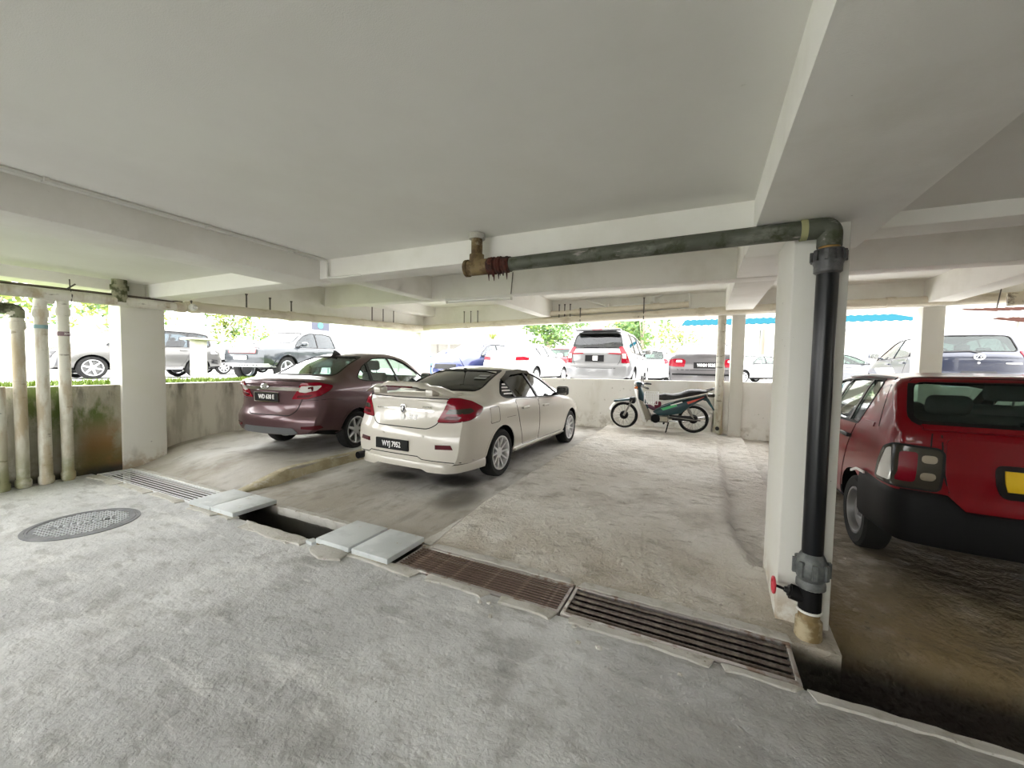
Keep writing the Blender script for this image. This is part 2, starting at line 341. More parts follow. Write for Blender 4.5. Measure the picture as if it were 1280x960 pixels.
def letters(txt, size, M, mat, parent, name='lettering', sx=1., weight=0., depth=.003):
    me = text_mesh(txt, size, depth, sx, weight); me.materials.clear(); me.materials.append(mat)
    return link(name, me, parent, M)
# ------------------------------------------------------------------ the building
DY0, DY1 = 2.165, 2.52
def nz(x, y, s, a, seed=0): return a * noise.fractal(Vector((x * s, y * s, seed)), 1.0, 2.0, 4)
def z_floor(x, y): return nz(x, y, 1.2, .006) + nz(x, y, 6, .0025, 3)
def z_maroon(x, y):
    z = .14 * sstep((y - 2.5) / .75) - .012 * sstep((y - 3.3) / 3)
    z += .13 * sstep((-6.25 - x) / .75) * sstep((y - 2.55) / 1.3)
    return z + nz(x, y, 1.5, .006, 5) + nz(x, y, 8, .0025, 8)
def z_white(x, y): return .009 * max(0, y - 2.5) + nz(x, y, 1.3, .005, 11) + nz(x, y, 9, .002, 13) + .02 * sstep((-4.2 - x) / .3) * sstep((y - 3) / .6)
def z_bike(x, y):
    z = .125 * sstep((y - 2.45) / (.95 + .25 * sstep((x + .6) / .8))) + .010 * max(0, y - 3.2)
    z *= sstep((x + 1.985) / .10) if x < -1.885 else 1
    if x < -1.885: z += z_white(x, y) * (1 - sstep((x + 1.985) / .10))
    edge = .245 + .012 * math.sin(y * 7) + .12 * sstep((3.75 - y) / .5)
    if y > 3.2:
        z -= .045 * sstep((x - edge) / .035); z -= .028 * math.exp(-((x - edge - .01) / .018) ** 2)
        if x > edge: z -= .03 * math.exp(-((y - 5.5 - .03 * math.sin(x * 9)) / .022) ** 2)
    rough = 1.0 + (1.2 if x > edge and y > 3.2 else 0) + .8 * math.exp(-((y - 4.6) / .7) ** 2)
    return z + rough * (nz(x, y, 2.2, .006, 17) + nz(x, y, 9, .0045, 19) + nz(x, y, 22, .002, 21))
def z_red(x, y):
    z = -.45 + .42 * sstep((y - 2.44 - .03 * sstep((x - .7) / 1.5)) / .38) + .10 * sstep((y - 2.8) / .8)
    z -= .02 * math.exp(-((y - 2.72 + .06 * (x - .7) + .03 * math.sin(x * 5)) / .03) ** 2)
    return z + nz(x, y, 2, .012, 23) * (.4 + sstep((y - 3) / .5)) + nz(x, y, 11, .009, 29) * sstep((y - 3) / .5)
def field(name, x0, x1, y0, y1, step, zf, m, label, base=-.5):
    nx, ny = max(2, round((x1 - x0) / step)), max(2, round((y1 - y0) / step)); g = G(); vs = []; fs = []
    for j in range(ny + 1):
        for i in range(nx + 1):
            x = x0 + (x1 - x0) * i / nx; y = y0 + (y1 - y0) * j / ny; vs.append((x, y, zf(x, y)))
    W = nx + 1
    for j in range(ny):
        for i in range(nx): fs.append((j * W + i, j * W + i + 1, (j + 1) * W + i + 1, (j + 1) * W + i))
    rim = [i for i in range(W)] + [j * W + nx for j in range(1, ny + 1)] + [ny * W + i for i in range(nx - 1, -1, -1)] + [j * W for j in range(ny - 1, 0, -1)]
    b = len(vs); vs += [(vs[i][0], vs[i][1], base) for i in rim]; n = len(rim)
    for k in range(n): fs.append((rim[k], b + k, b + (k + 1) % n, rim[(k + 1) % n]))
    fs.append(tuple(b + k for k in range(n - 1, -1, -1)))
    g.add(vs, fs); return struct(name, g, m, label, 60)
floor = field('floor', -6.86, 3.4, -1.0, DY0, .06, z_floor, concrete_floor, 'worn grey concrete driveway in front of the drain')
g = G(); g.box(-6.86, 14, -9, -1.0, -.5, -.002); g.box(3.4, 14, -1.0, DY0, -.5, -.002)
o = struct('floor_slab', g, concrete_floor, None, 0, floor)
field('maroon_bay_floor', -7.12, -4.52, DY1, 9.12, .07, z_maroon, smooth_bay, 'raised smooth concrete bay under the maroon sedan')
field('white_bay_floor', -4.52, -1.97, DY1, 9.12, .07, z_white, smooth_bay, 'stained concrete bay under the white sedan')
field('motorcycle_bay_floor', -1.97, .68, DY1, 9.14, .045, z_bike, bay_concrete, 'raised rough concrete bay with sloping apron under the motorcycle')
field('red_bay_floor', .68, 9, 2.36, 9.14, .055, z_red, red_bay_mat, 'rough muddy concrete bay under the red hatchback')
# yellowed kerb: its face runs along the maroon bay and dies out at the drain
g = G(); vs = []; fs = []; N = 40
for i in range(N + 1):
    y = DY1 + (9.1 - DY1) * (i / N) ** 1.6; zt = z_maroon(-4.56, y) + .006; zb = z_white(-4.45, y) - .02; k = .10 * min(1, max(0, zt - zb) / .1)
    xe = -4.47 - .01 * math.sin(y * 4) + .012 * math.sin(y * 9)
    vs += [(-4.66, y, zt - .03), (-4.62, y, zt + .002), (xe - k * .55, y, zt), (xe - k * .2, y, zt * .65 + zb * .35), (xe, y, zb), (-4.66, y, zb)]
for i in range(N):
    for k in range(6): fs.append((i * 6 + k, i * 6 + (k + 1) % 6, i * 6 + 6 + (k + 1) % 6, i * 6 + 6 + k))
g.add(vs, fs + [tuple(range(6)), tuple(N * 6 + k for k in range(5, -1, -1))]); struct('kerb', g, curb_mat, 'yellowed kerb edge between maroon bay and white bay', 50)
# white mortar fillet along the motorcycle bay
g = G(); vs = []; fs = []; N = 60
for i in range(N + 1):
    y = DY1 + .02 + (9.0 - DY1) * i / N; wv = .028 + .03 * (1 - sstep((y - 2.6) / .9)) + .008 * math.sin(y * 13); x = -1.965
    a, b, c = x - wv, x, x + wv * .8
    vs += [(a, y, z_white(a, y) + .001), (b, y, max(z_bike(b, y), z_white(b, y)) + .007), (c, y, z_bike(c, y) + .004), (c, y, -.05), (a, y, -.05)]
for i in range(N):
    for k in range(5): fs.append((i * 5 + k, i * 5 + (k + 1) % 5, i * 5 + 5 + (k + 1) % 5, i * 5 + 5 + k))
g.add(vs, fs + [(0, 1, 2, 3, 4), tuple(N * 5 + k for k in range(4, -1, -1))]); struct('bay_edge_fillet', g, mortar_mat, 'pale mortar fillet along the left edge of the motorcycle bay', 50)
# drain bed
g = G(); g.box(-6.86, 9, 2.0, 2.7, -.62, -.44); struct('drain_bed', g, trench_mat, 'dark bed of the drain channel', 0)
# pale broken mortar along the driveway edge of the drain
def chip(name, pts, z0, z1, m, parent=None, seed=0):
    rnd = random.Random(seed); P = []
    for i in range(len(pts)):
        a, b = pts[i], pts[(i + 1) % len(pts)]; L = math.hypot(b[0] - a[0], b[1] - a[1]); n = max(1, int(L / .05))
        for k in range(n):
            t = k / n; P.append((a[0] + (b[0] - a[0]) * t + rnd.uniform(-.006, .006), a[1] + (b[1] - a[1]) * t + rnd.uniform(-.006, .006)))
    g = G(); n = len(P); cx = sum(p[0] for p in P) / n; cy = sum(p[1] for p in P) / n
    vs = [(p[0], p[1], z0) for p in P] + [(p[0], p[1], z1 - .004) for p in P] + [(cx + (p[0] - cx) * .93, cy + (p[1] - cy) * .86, z1 + rnd.uniform(-.001, .002)) for p in P]
    fs = [tuple(range(n - 1, -1, -1)), tuple(range(2 * n, 3 * n))]
    for r in range(2):
        for i in range(n): fs.append((r * n + i, r * n + (i + 1) % n, (r + 1) * n + (i + 1) % n, (r + 1) * n + i))
    g.add(vs, fs); o = g.build(name, m, parent, 30); return o
strips = [((-6.7, -6.02), .10), ((-5.98, -5.35), .07), ((-5.3, -4.72), .06), ((-4.5, -4.05), .09), ((-4.0, -3.82), .07), ((-3.62, -2.9), .13), ((-2.62, -1.72), .07), ((-1.66, -1.18), .055), ((-1.1, -.72), .06), ((-.66, .1), .045), ((.12, .45), .04), ((.47, 1.7), .06), ((1.72, 3.3), .06)]
for k, ((a, b), wd) in enumerate(strips):
    e = DY0 + .018 if b < .3 and not (-3.7 < a < -2.8) else DY0 + .004
    chip('mortar_strip', [(a, e), (a + .02, DY0 - wd), ((a + b) / 2, DY0 - wd * .75), (b - .03, DY0 - wd * 1.1), (b, e)], -.03, .011, mortar_mat, floor, k)
for k, (a, b, wd) in enumerate([(-3.75, -2.72, .035), (-1.9, -.75, .05), (-.7, .47, .05), (-6.6, -4.6, .03)]):
    chip('mortar_strip', [(a, DY1 - .02), (b, DY1 - .02), (b - .02, DY1 + wd), ((a + b) / 2, DY1 + wd * 1.3), (a + .02, DY1 + wd)], -.06, .017, mortar_mat, floor, 40 + k)
# ---- ceiling
CF, CB = 2.43, 2.95     # slab undersides: over the driveway, over the bays
g = G(); g.box(-7.2, 14, -6.2, 2.9, CF, 2.75); g.box(.6, 14, 2.9, 3.5, CF, 2.75)
ceil = struct('ceiling', g, ceiling_mat, 'flat painted concrete soffit over the driveway', 0)
g = G(); g.box(-7.2, 14, 2.85, 9.4, CB, 3.2); struct('ceiling_slab', g, ceiling_mat, None, 0, ceil)
beams = []
def beam(x0, x1, y0, y1, z0, z1, label):
    bm = bmesh.new(); bmesh.ops.create_cube(bm, size=1)
    for v in bm.verts: v.co = Vector(((x0 + x1) / 2 + v.co.x * (x1 - x0), (y0 + y1) / 2 + v.co.y * (y1 - y0), (z0 + z1) / 2 + v.co.z * (z1 - z0)))
    bmesh.ops.bevel(bm, geom=[e for e in bm.edges if all(v.co.z < (z0 + z1) / 2 for v in e.verts)], offset=.012, segments=2, profile=.5, affect='EDGES')
    g = G(); g.bm(bm); o = struct('ceiling_beam', g, beam_mat, label, 40); beams.append(o); return o
beam(.22, .84, -5, 3.3, 2.24, CF + .05, 'wide ceiling beam running towards the white column')
beam(-3.86, -3.42, -5, 2.86, 2.225, CF + .05, 'ceiling beam over the driveway with a conduit beside it')
beam(-7.2, .23, 2.73, 2.98, 2.25, CB + .02, 'shallow cross beam above the drain')
beam(.66, 14, 3.26, 3.5, 2.335, CB + .02, 'cross beam right of the white column')
beam(-7.2, 14, 5.7, 5.95, 2.565, CB + .02, 'second cross beam over the bays')
beam(.3, .76, 3.28, 5.71, 2.575, CB + .02, 'beam from the white column to the second cross beam')
beam(.3, .76, 5.94, 8.86, 2.575, CB + .02, 'beam from the second cross beam to the parapet')
beam(-4.58, -4.33, 2.97, 5.71, 2.57, CB + .02, 'beam over the bay of the maroon sedan')
beam(-3.5, -3.26, 5.94, 8.86, 2.57, CB + .02, 'beam over the bay of the white sedan')
g = G(); q = lambda x: 2.43 + .0225 * (x + 7)
g.add([(x, y, z) for x, zz in ((-7.2, q(-7.2)), (14, q(3))) for y in (8.85, 9.3) for z in (zz, CB + .02)], [(0, 1, 3, 2), (4, 6, 7, 5), (0, 4, 5, 1), (2, 3, 7, 6), (0, 2, 6, 4), (1, 5, 7, 3)]); struct('ceiling_beam', g, beam_mat, 'edge beam above the far parapet', 0)
beam(3.16, 3.5, 5.94, 8.86, 2.58, CB + .02, 'beam over the bay of the red hatchback')
beam(-7.2, -6.82, -5, 2.74, 2.3, CF + .05, 'edge beam above the pipes on the left parapet')
beam(-7.3, -7.0, 2.97, 8.86, 2.29, CB + .02, 'edge beam above the left parapet')
beam(-7.0, -6.6, 5.94, 8.86, 2.72, CB + .02, 'low beam beside the left edge beam')
# ---- columns
def column(x0, x1, y0, y1, z0, z1, label, r=.012):
    g = G(); bm = bmesh.new(); bmesh.ops.create_cube(bm, size=1)
    for v in bm.verts: v.co = Vector(((x0 + x1) / 2 + v.co.x * (x1 - x0), (y0 + y1) / 2 + v.co.y * (y1 - y0), (z0 + z1) / 2 + v.co.z * (z1 - z0)))
    bmesh.ops.bevel(bm, geom=[e for e in bm.edges if abs(e.verts[0].co.z - e.verts[1].co.z) > .5], offset=r, segments=2, profile=.5, affect='EDGES')
    g.bm(bm); return struct('column', g, column_mat, label, 40)
column(.416, .666, 2.70, 3.27, -.4, 2.25, 'white painted column carrying the black pipe')
column(-7.12, -6.79, 2.46, 2.93, -.4, 2.45, 'white column between the two left parapets')
column(.44, .665, 9.0, 9.3, -.3, 2.58, 'slim column behind the motorcycle at the parapet')
column(3.2, 3.48, 8.95, 9.3, -.3, 2.58, 'column at the parapet behind the red hatchback')
column(-7.42, -7.1, 8.85, 9.3, -.3, 2.58, 'bright corner column at the end of the left parapet')
column(-7.12, -6.85, -3.4, -3.0, -.4, 2.45, 'column of the left parapet behind the viewpoint')
# ---- parapets
g = G(); g.box(-7.02, -6.84, -9, 2.47, -.5, 1.10); struct('wall_left', g, left_wall_mat, 'mossy stained parapet behind the white pipes', 0)
g = G(); g.box(-7.25, -7.03, 2.9, 9.3, -.5, 1.09); struct('wall_left_far', g, left_wall_mat, 'streaked parapet beside the maroon sedan', 0)
g = G(); zt = lambda x: 1.215 + .019 * (x + 2.0)
g.add([(-7.25, 9.1, -.5), (12, 9.1, -.5), (12, 9.25, -.5), (-7.25, 9.25, -.5), (-7.25, 9.1, zt(-7.25)), (12, 9.1, zt(3.5)), (12, 9.25, zt(3.5)), (-7.25, 9.25, zt(-7.25))],
      [(0, 1, 5, 4), (1, 2, 6, 5), (2, 3, 7, 6), (3, 0, 4, 7), (4, 5, 6, 7), (0, 3, 2, 1)])
struct('wall_back', g, back_wall_mat, 'white painted parapet behind the parked vehicles', 0)
g = G(); g.box(3.9, 4.1, -9, 1.6, -.5, 2.6); struct('shade_wall_right', g, back_wall_mat, 'unseen wall added to shade the driveway on the right', 0)  # out of view, added to cut the light from the right rear
g = G(); g.box(4.9, 5.1, 1.6, 8.9, -.5, 2.9); struct('shade_wall_right_far', g, back_wall_mat, 'unseen wall added to shade the bay of the red hatchback', 0)  # never in frame; added so that the red bay gets darker
g = G(); g.box(-1.2, 3.9, -6.2, -6.0, -.5, 2.6); struct('shade_wall_front', g, back_wall_mat, 'unseen wall added behind the viewpoint to block light', 0)  # out of view, added to dim what the red hatchback's rear reflects
# ---- ground outside
g = G(); g.box(-70, 70, 9.25, 90, .3, .78); g.box(-70, -12.1, -40, 9.25, .3, .80); struct('road', g, asphalt_mat, 'pale car park surface outside the building', 0)
g = G(); 
for x1, ya, yb in ((-7.03, -40, 2.9), (-7.255, 2.9, 9.25)): g.prism([(-12.2, .3), (x1, .3), (x1, 1.06), (-9.5, 1.03), (-11.2, .9), (-12.2, .85)], ya, yb)
soil = struct('grass_verge', g, soil_mat, 'bright grass strip outside the left parapet', 0)
g = G(); rnd = random.Random(3)
for i in range(9000):
    x = -12 + 4.7 * rnd.random(); zg = 1.06 - .03 * max(0, min(1, (-7.1 - x) / 2.4)) - .13 * max(0, min(1, (-9.5 - x) / 1.7)) - .05 * max(0, min(1, (-11.2 - x))) - .005; y = .2 + 8.8 * rnd.random(); h = rnd.uniform(.03, .085); a = rnd.uniform(0, 6.28)
    if math.hypot(x + 11.3, y - 5.55) < .35: continue
    dx, dy = .012 * math.cos(a), .012 * math.sin(a)
    g.add([(x - dx, y - dy, zg), (x + dx, y + dy, zg), (x + rnd.uniform(-.03, .03), y + rnd.uniform(-.03, .03), zg + h)], [(0, 1, 2)])
tag(g.build('grass', grass_mat, None, 0, False), 'short bright grass growing on the verge outside the left parapet', 'grass', kind='stuff')
g = G(); g.box(-60, 60, -70, -9, -.4, -.05); g.box(14, 60, -9, 9, -.4, -.05); struct('ground', g, pave_mat, 'unseen paved ground added beyond the driveway to bounce light', 0)  # out of view, only there to reflect daylight into the garage
# ------------------------------------------------------------------ pipes, drain covers and small fixtures
def drain_pipe_stack(name, label, pts, r, collars=(), extra=None, grp=None):
    t = thing(name, label, 'pipe', (pts[-1][0], pts[-1][1], 0), 0, grp); o = Vector((pts[-1][0], pts[-1][1], 0))
    g = G(); g.tube([Vector(p) - o for p in bent(pts, .11, 6)], r, 14); g.build('pipe', pipe_white, t, 50)
    for (p, d) in collars:
        p = Vector(p) - o; d = Vector(d).normalized(); g = G(); g.tube([p - d * .045, p - d * .03, p + d * .03, p + d * .045], [r + .004, r + .011, r + .011, r + .004], 14); g.build('collar', pipe_white, t, 50)
    return t, o
Z = (0, 0, 1)
t, o = drain_pipe_stack('drain_pipe', 'stained white pipe with elbow, first of the three pipes from the white column', [(-6.72, 1.93, 2.16), (-6.72, 1.93, 2.0), (-6.72, 1.93, .0)], .052, [((-6.72, 1.93, 1.97), Z), ((-6.72, 1.93, .06), Z)])
g = G(); g.lathe([(.0535, 1.69), (.0545, 1.692), (.0545, 1.738), (.0535, 1.74)], 14); g.build('paper_label', plain('faded_notice', (.24, .16, .18), .8), t)
letters('3345', .035, basis((-.35, .94, 0), Z, (.0515, .018, 1.715)), plate_wht, t, 'label_lettering')
t, o = drain_pipe_stack('drain_pipe', 'stained white pipe bending under the ceiling, middle of the three pipes', [(-6.72, 1.86, 2.10), (-6.72, 1.755, 2.10), (-6.72, 1.755, .0)], .055, [((-6.72, 1.755, 1.93), Z), ((-6.72, 1.755, .05), Z)])
g = G(); g.lathe([(.056, 1.76), (.0575, 1.762), (.0575, 1.80), (.056, 1.802)], 14); g.build('blue_tape', plain('faded_blue_tape', (.25, .42, .45), .6), t)
t, o = drain_pipe_stack('drain_pipe', 'stained white pipe with black coated elbow, third of the pipes from the column', [(-6.72, 1.30, 1.95), (-6.72, 1.585, 1.95), (-6.72, 1.585, .0)], .052, [((-6.72, 1.585, 1.78), Z), ((-6.72, 1.585, .05), Z)])
g = G(); g.tube([Vector(p) - o for p in bent([(-6.72, 1.28, 1.955), (-6.72, 1.587, 1.955), (-6.72, 1.587, 1.86)], .11, 6)], .059, 14); g.build('coated_elbow', layered('tarred_elbow', (.25, .26, .17), (dict(col=(.05, .055, .03), sc=14, lo=.42, hi=.6),), .8, ((60, .6, .01),)), t, 50)
t, o = drain_pipe_stack('drain_pipe', 'white pipe cut by the picture edge at the left parapet', [(-6.72, 1.435, 1.12), (-6.72, 1.435, 0)], .05, [((-6.72, 1.435, .04), Z)])
# the long pipe along the left edge beam, with its joint, hanger and lamp
t = thing('ceiling_pipe', 'long white pipe hung under the left edge beam', 'pipe', (-6.68, 0, 2.1))
g = G(); g.tube([(0, -1.5, -.005), (0, 3.1, .075)], .062, 14); g.build('pipe', pipe_white, t, 50)
g = G(); g.tube([(-.02, -1.5, .068), (-.02, 3.1, .148)], .018, 8); g.build('dark_edge_strip', plain('dark_brown_strip', (.12, .095, .075), .8), t)  # thin dark strip along the top edge of the pipe
g = G(); g.tube([(0, 3.0, .075), (0, 3.12, .078)], .072, 14); g.build('joint', pipe_cream, t, 50)
g = G(); g.tube([(0, 1.98, .25), (.01, 1.98, .13), (.065, 1.98, .06), (.03, 1.98, -.01)], .006, 6); g.tube([(.01, 1.95, .13), (.03, 2.02, .2)], .008, 6); g.build('hanger', wire_mat, t)
g = G(); g.tube([(0, 2.42, .05), (0, 2.42, .35)], .075, 12); g.tube([(0, 2.42, .2), (0, 2.42, .26)], .09, 12); g.build('mossy_stub', layered('mossy_pipe_stub', (.30, .29, .2), (dict(col=(.06, .065, .025), sc=11, lo=.42, hi=.6),), .8, ((60, .5, .008),)), t, 40)
t = thing('bulkhead_lamp', 'small round lamp clipped on the pipe beside the left column', 'lamp', (-6.66, 3.2, 2.19))
g = G(); g.lathe([(.001, 0), (.05, 0), (.055, .03), (.03, .06), (.001, .07)], 14, 'x'); g.build('housing', lamp_white, t, 50)
g = G(); g.tube([(0, 0, 0), (-.02, 0, .1)], .012, 6); g.build('bracket', wire_mat, t)
g = G(); g.lathe([(.001, .07), (.028, .07), (.03, .085), (.001, .1)], 12, 'x'); g.build('lens', lamp_clr, t, 50)
# pipes on the far side
def run_pipe(label, a, b, r, m=pipe_cream, joints=()):
    a, b = Vector(a), Vector(b); t = thing('ceiling_pipe', label, 'pipe', a)
    g = G(); g.tube([(0, 0, 0), b - a], r, 12); g.build('pipe', m, t, 50); d = (b - a).normalized()
    for k in joints:
        p = (b - a) * k; g = G(); g.tube([p - d * .06, p + d * .06], r + .012, 12); g.build('joint', m, t, 50)
    return t
run_pipe('cream drain pipe running under the left edge beam to the corner', (-6.72, 3.15, 2.2), (-6.95, 8.7, 2.40), .075, joints=(.02, .3, .62))
run_pipe('lower cream pipe along the far edge beam', (-7.0, 8.76, 2.41), (1.2, 8.76, 2.60), .075, joints=(.18, .5, .84))
run_pipe('upper cream pipe along the far edge beam', (-3.4, 8.76, 2.65), (-.35, 8.76, 2.73), .06, joints=(.25, .8))
run_pipe('cream pipe along the edge beam behind the red hatchback', (1.2, 8.76, 2.60), (4.25, 8.76, 2.62), .075, joints=(.5,))
t = thing('pipe_elbow', 'dirty pipe elbow cut by the picture edge above the dark blue hatchback', 'pipe', (4.2, 8.2, 2.55))
g = G(); g.tube(bent([(-.25, .3, .0), (.3, .1, .02), (.75, -.4, .14)], .25, 6), .1, 14); g.build('elbow', layered('sooty_cream_pipe', (.6, .54, .42), (dict(col=(.15, .12, .09), sc=9, lo=.5, hi=.64),), .6), t, 50)
g = G(); g.rbox(-.1, .45, .1, .3, .05, .16, .02); g.build('tray', pipe_cream, t)
g = G(); g.tube([(-.3, .3, .3), (-.35, .3, -.12)], .008, 6); g.build('hanger', wire_mat, t)
t = thing('water_pipe', 'white water pipe looping along the far edge beam above the motorcycle', 'pipe', (-1.95, 8.80, 2.8))
g = G(); g.tube(bent([(-.5, -.02, .13), (-.05, -.02, -.03), (0, -.02, -.16), (.12, -.02, -.04), (1.55, -.02, -.02), (1.55, -.02, -.16), (.9, -.02, -.19)], .06), .026, 8); g.build('pipe', lamp_white, t, 50)
g = G(); g.tube(bent([(.95, -.02, -.02), (.92, -.02, .12), (1.1, -.02, .14), (1.2, -.02, .22), (1.55, -.02, .23), (1.62, -.02, .1), (1.6, -.02, -.2)], .06), .026, 8); g.build('loop', lamp_white, t, 50)
for x in (0, .9, 1.55):
    g = G(); g.rbox(x - .03, x + .03, -.06, .0, -.06, .02, .008); g.build('clip', conduit_mat, t)
def hanger_rods(label, x, y, z0, z1, n=3, dx=.17, axis=0):
    t = thing('hanger_rods', label, 'hanger', (x, y, 0))
    for k in range(n):
        g = G(); q = (k * dx, 0) if axis == 0 else (0, k * dx); g.tube([(q[0], q[1], z1), (q[0], q[1], z0)], .012, 6); g.tube([(q[0], q[1], z1 - .02), (q[0], q[1], z1)], .02, 6); g.build('rod', wire_mat, t)
hanger_rods('three thin rods holding the pipe near the left column', -6.9, 4.1, 2.2, 2.55, 3, .4, 1)
hanger_rods('three thin rods holding the pipe near the far left corner', -6.92, 6.9, 2.33, 2.75, 3, .35, 1)
hanger_rods('three thin rods at the corner end of the far pipe', -5.6, 8.72, 2.44, 2.8, 3, .2)
hanger_rods('three thin rods behind the white lamp', -3.05, 8.72, 2.5, 2.85, 3, .13)
hanger_rods('single thin rod above the motorcycle', -1.2, 8.70, 2.45, 2.9, 1)
hanger_rods('single thin rod above the pipe over the silver people carrier', -2.55, 8.70, 2.45, 2.75, 1)
# vertical white pipe at the slim column
t = thing('drain_pipe', 'white vertical pipe beside the slim column behind the motorcycle', 'pipe', (.26, 9.0, .17))
g = G(); g.tube([(0, 0, -.05), (0, 0, 2.36)], .075, 14); g.build('pipe', pipe_white, t, 50)
g = G(); g.tube([(0, 0, .0), (0, 0, .12)], .09, 14); g.build('socket', pipe_white, t, 50)
g = G(); g.tube([(-.01, -.07, .1), (-.01, -.13, .1)], .038, 12); g.build('outlet', blk, t, 50)
# white junction boxes behind the motorcycle
t = thing('meter_box', 'white box standing against the parapet behind the motorcycle rear wheel', 'box', (.02, 9.03, .17))
g = G(); g.rbox(-.13, .13, -.06, .06, -.03, .38, .01); g.build('body', lamp_white, t); g = G(); g.rbox(-.11, .11, -.066, -.05, .02, .35, .005); g.build('lid', lamp_white, t)
t = thing('meter_box', 'upper white box fixed on the parapet behind the motorcycle tail', 'box', (.03, 9.06, .56))
g = G(); g.rbox(-.13, .13, -.05, .05, 0, .36, .01); g.build('body', lamp_white, t); g = G(); g.rbox(-.11, .11, -.056, -.04, .03, .33, .005); g.build('lid', lamp_white, t)
# ---- the galvanised pipe, elbow and black riser on the white column
t = thing('standpipe', 'mossy grey ceiling pipe turning into a black riser with red valve on the column', 'pipe', (.555, 2.615, 0))
PX, PY = .555, 2.615
def L(p): return (p[0] - PX, p[1] - PY, p[2])
g = G(); g.tube([L((-1.575, PY, 2.44)), L((-1.575, PY, 2.20))], .042, 14); g.build('ceiling_stub', pipe_brown, t, 50)
g = G(); g.lathe([(.06, 2.385), (.06, 2.425), (.045, 2.43)], 14, M=Matrix.Translation((-1.575 - PX, 0, 0))); g.build('mortar_collar', mortar_mat, t)
g = G(); g.tube([L((-1.655, PY, 2.176)), L((-1.46, PY, 2.176))], .058, 16); g.tube([L((-1.575, PY, 2.18)), L((-1.575, PY, 2.27))], .055, 14); g.tube([L((-1.665, PY, 2.176)), L((-1.64, PY, 2.176))], .064, 16); g.build('tee', pipe_brown, t, 50)
g = G(); rnd = random.Random(5); path = []; rr = []
for i in range(18): path.append(L((-1.47 + i * .0105, PY, 2.176))); rr.append(.056 + rnd.uniform(-.004, .009))
g.tube(path, rr, 18)
for i in range(9):
    x = -1.46 + rnd.random() * .15; g.tube([L((x, PY - .02, 2.13)), L((x + .004, PY - .02, 2.10 - rnd.random() * .04))], [.009, .002], 5)
g.build('rusted_joint', rust_mat, t, 30)
g = G(); g.tube([L((-1.3, PY, 2.176)), L((.46, PY, 2.196))], .048, 18); g.build('horizontal_pipe', pipe_galv, t, 50)
g = G(); g.tube([L((.425, PY, 2.195)), L((.455, PY, 2.196))], .056, 18); g.build('pipe_collar', plain('lichen_band', (.34, .33, .17), .8), t, 50)
g = G(); g.tube([L(p) for p in bent([(.45, PY, 2.196), (PX, PY, 2.196), (PX, PY, 2.095)], .1, 8)], .055, 18); g.build('elbow', pipe_galv, t, 50)
g = G(); g.tube([(0, 0, 2.12), (0, 0, 2.075)], .047, 18); g.build('brass_neck', brass_mat, t, 50)
g = G(); g.lathe([(.045, 2.085), (.065, 2.08), (.07, 2.05), (.07, 2.02), (.062, 2.0), (.062, 1.965), (.05, 1.955)], 20)
for k in range(10):
    a = k * .628; g.box(.066 , .08, -.008, .008, 2.02, 2.07, M=Matrix.Rotation(a, 4, 'Z'))
g.build('union_coupling', plain('dark_coupling', (.03, .03, .032), .4, vary=((.11, .11, .11), 16, .7)), t, 35)
g = G(); g.tube([(0, 0, 1.99), (-.002, 0, 1.1), (0, 0, .40)], .049, 20); g.build('riser', black_pipe, t, 60)
g = G(); g.lathe([(.05, .47), (.058, .455), (.075, .41), (.078, .37), (.068, .34), (.062, .325), (.068, .31), (.068, .285), (.05, .275)], 20)
for k in range(8):
    a = k * .785; g.box(.07, .086, -.011, .011, .35, .43, M=Matrix.Rotation(a, 4, 'Z'))
g.build('compression_fitting', grey_fit, t, 35)
g = G(); g.tube([(0, 0, .28), (0, 0, .145)], .053, 18); g.tube([(0, 0, .215), (-.09, 0, .235)], .04, 14); g.build('valve_body', blk_matte, t, 50)
g = G(); g.tube([(-.085, 0, .234), (-.10, 0, .237), (-.105, 0, .238), (-.118, 0, .24)], [.03, .03, .018, .014], 12); g.tube([(-.115, 0, .239), (-.165, 0, .25)], .008, 8); g.build('valve_stem', blk, t, 50)
g = G(); W = basis((0, 1, 0), (0, 0, 1), (-.168, 0, .25))
g.tube([W @ Vector((.04 * math.cos(k * .314), .04 * math.sin(k * .314), 0)) for k in range(20)], .008, 8, closed=True)
for k in range(4): g.tube([W @ Vector((0, 0, 0)), W @ Vector((.04 * math.cos(k * 1.571), .04 * math.sin(k * 1.571), 0))], .005, 6)
g.build('valve_handwheel', red_paint, t, 50)
for z in (.285, .155):
    g = G(); g.tube([(0, 0, z - .006), (0, 0, z + .006)], .058, 18); g.build('white_ring', lamp_white, t, 50)
g = G(); g.lathe([(.045, .15), (.05, .13), (.05, .11), (.062, .10), (.064, -.03), (.06, -.16)], 18); g.build('pipe_foot', pvc_base, t, 40)
# a heap of old mortar at the column foot
def lump(name, label, cat, x, y, z, r, sq, m, seed):
    bm = bmesh.new(); bmesh.ops.create_icosphere(bm, subdivisions=2, radius=1)
    for v in bm.verts:
        d = 1 + .5 * noise.noise(v.co * 1.6 + Vector((seed, 0, 0))); v.co = Vector((v.co.x * r * d, v.co.y * r * d * .8, v.co.z * r * sq * d))
    g = G(); g.bm(bm); o = g.build(name, m, None, 25); o.location = (x, y, z); return tag(o, label, cat)
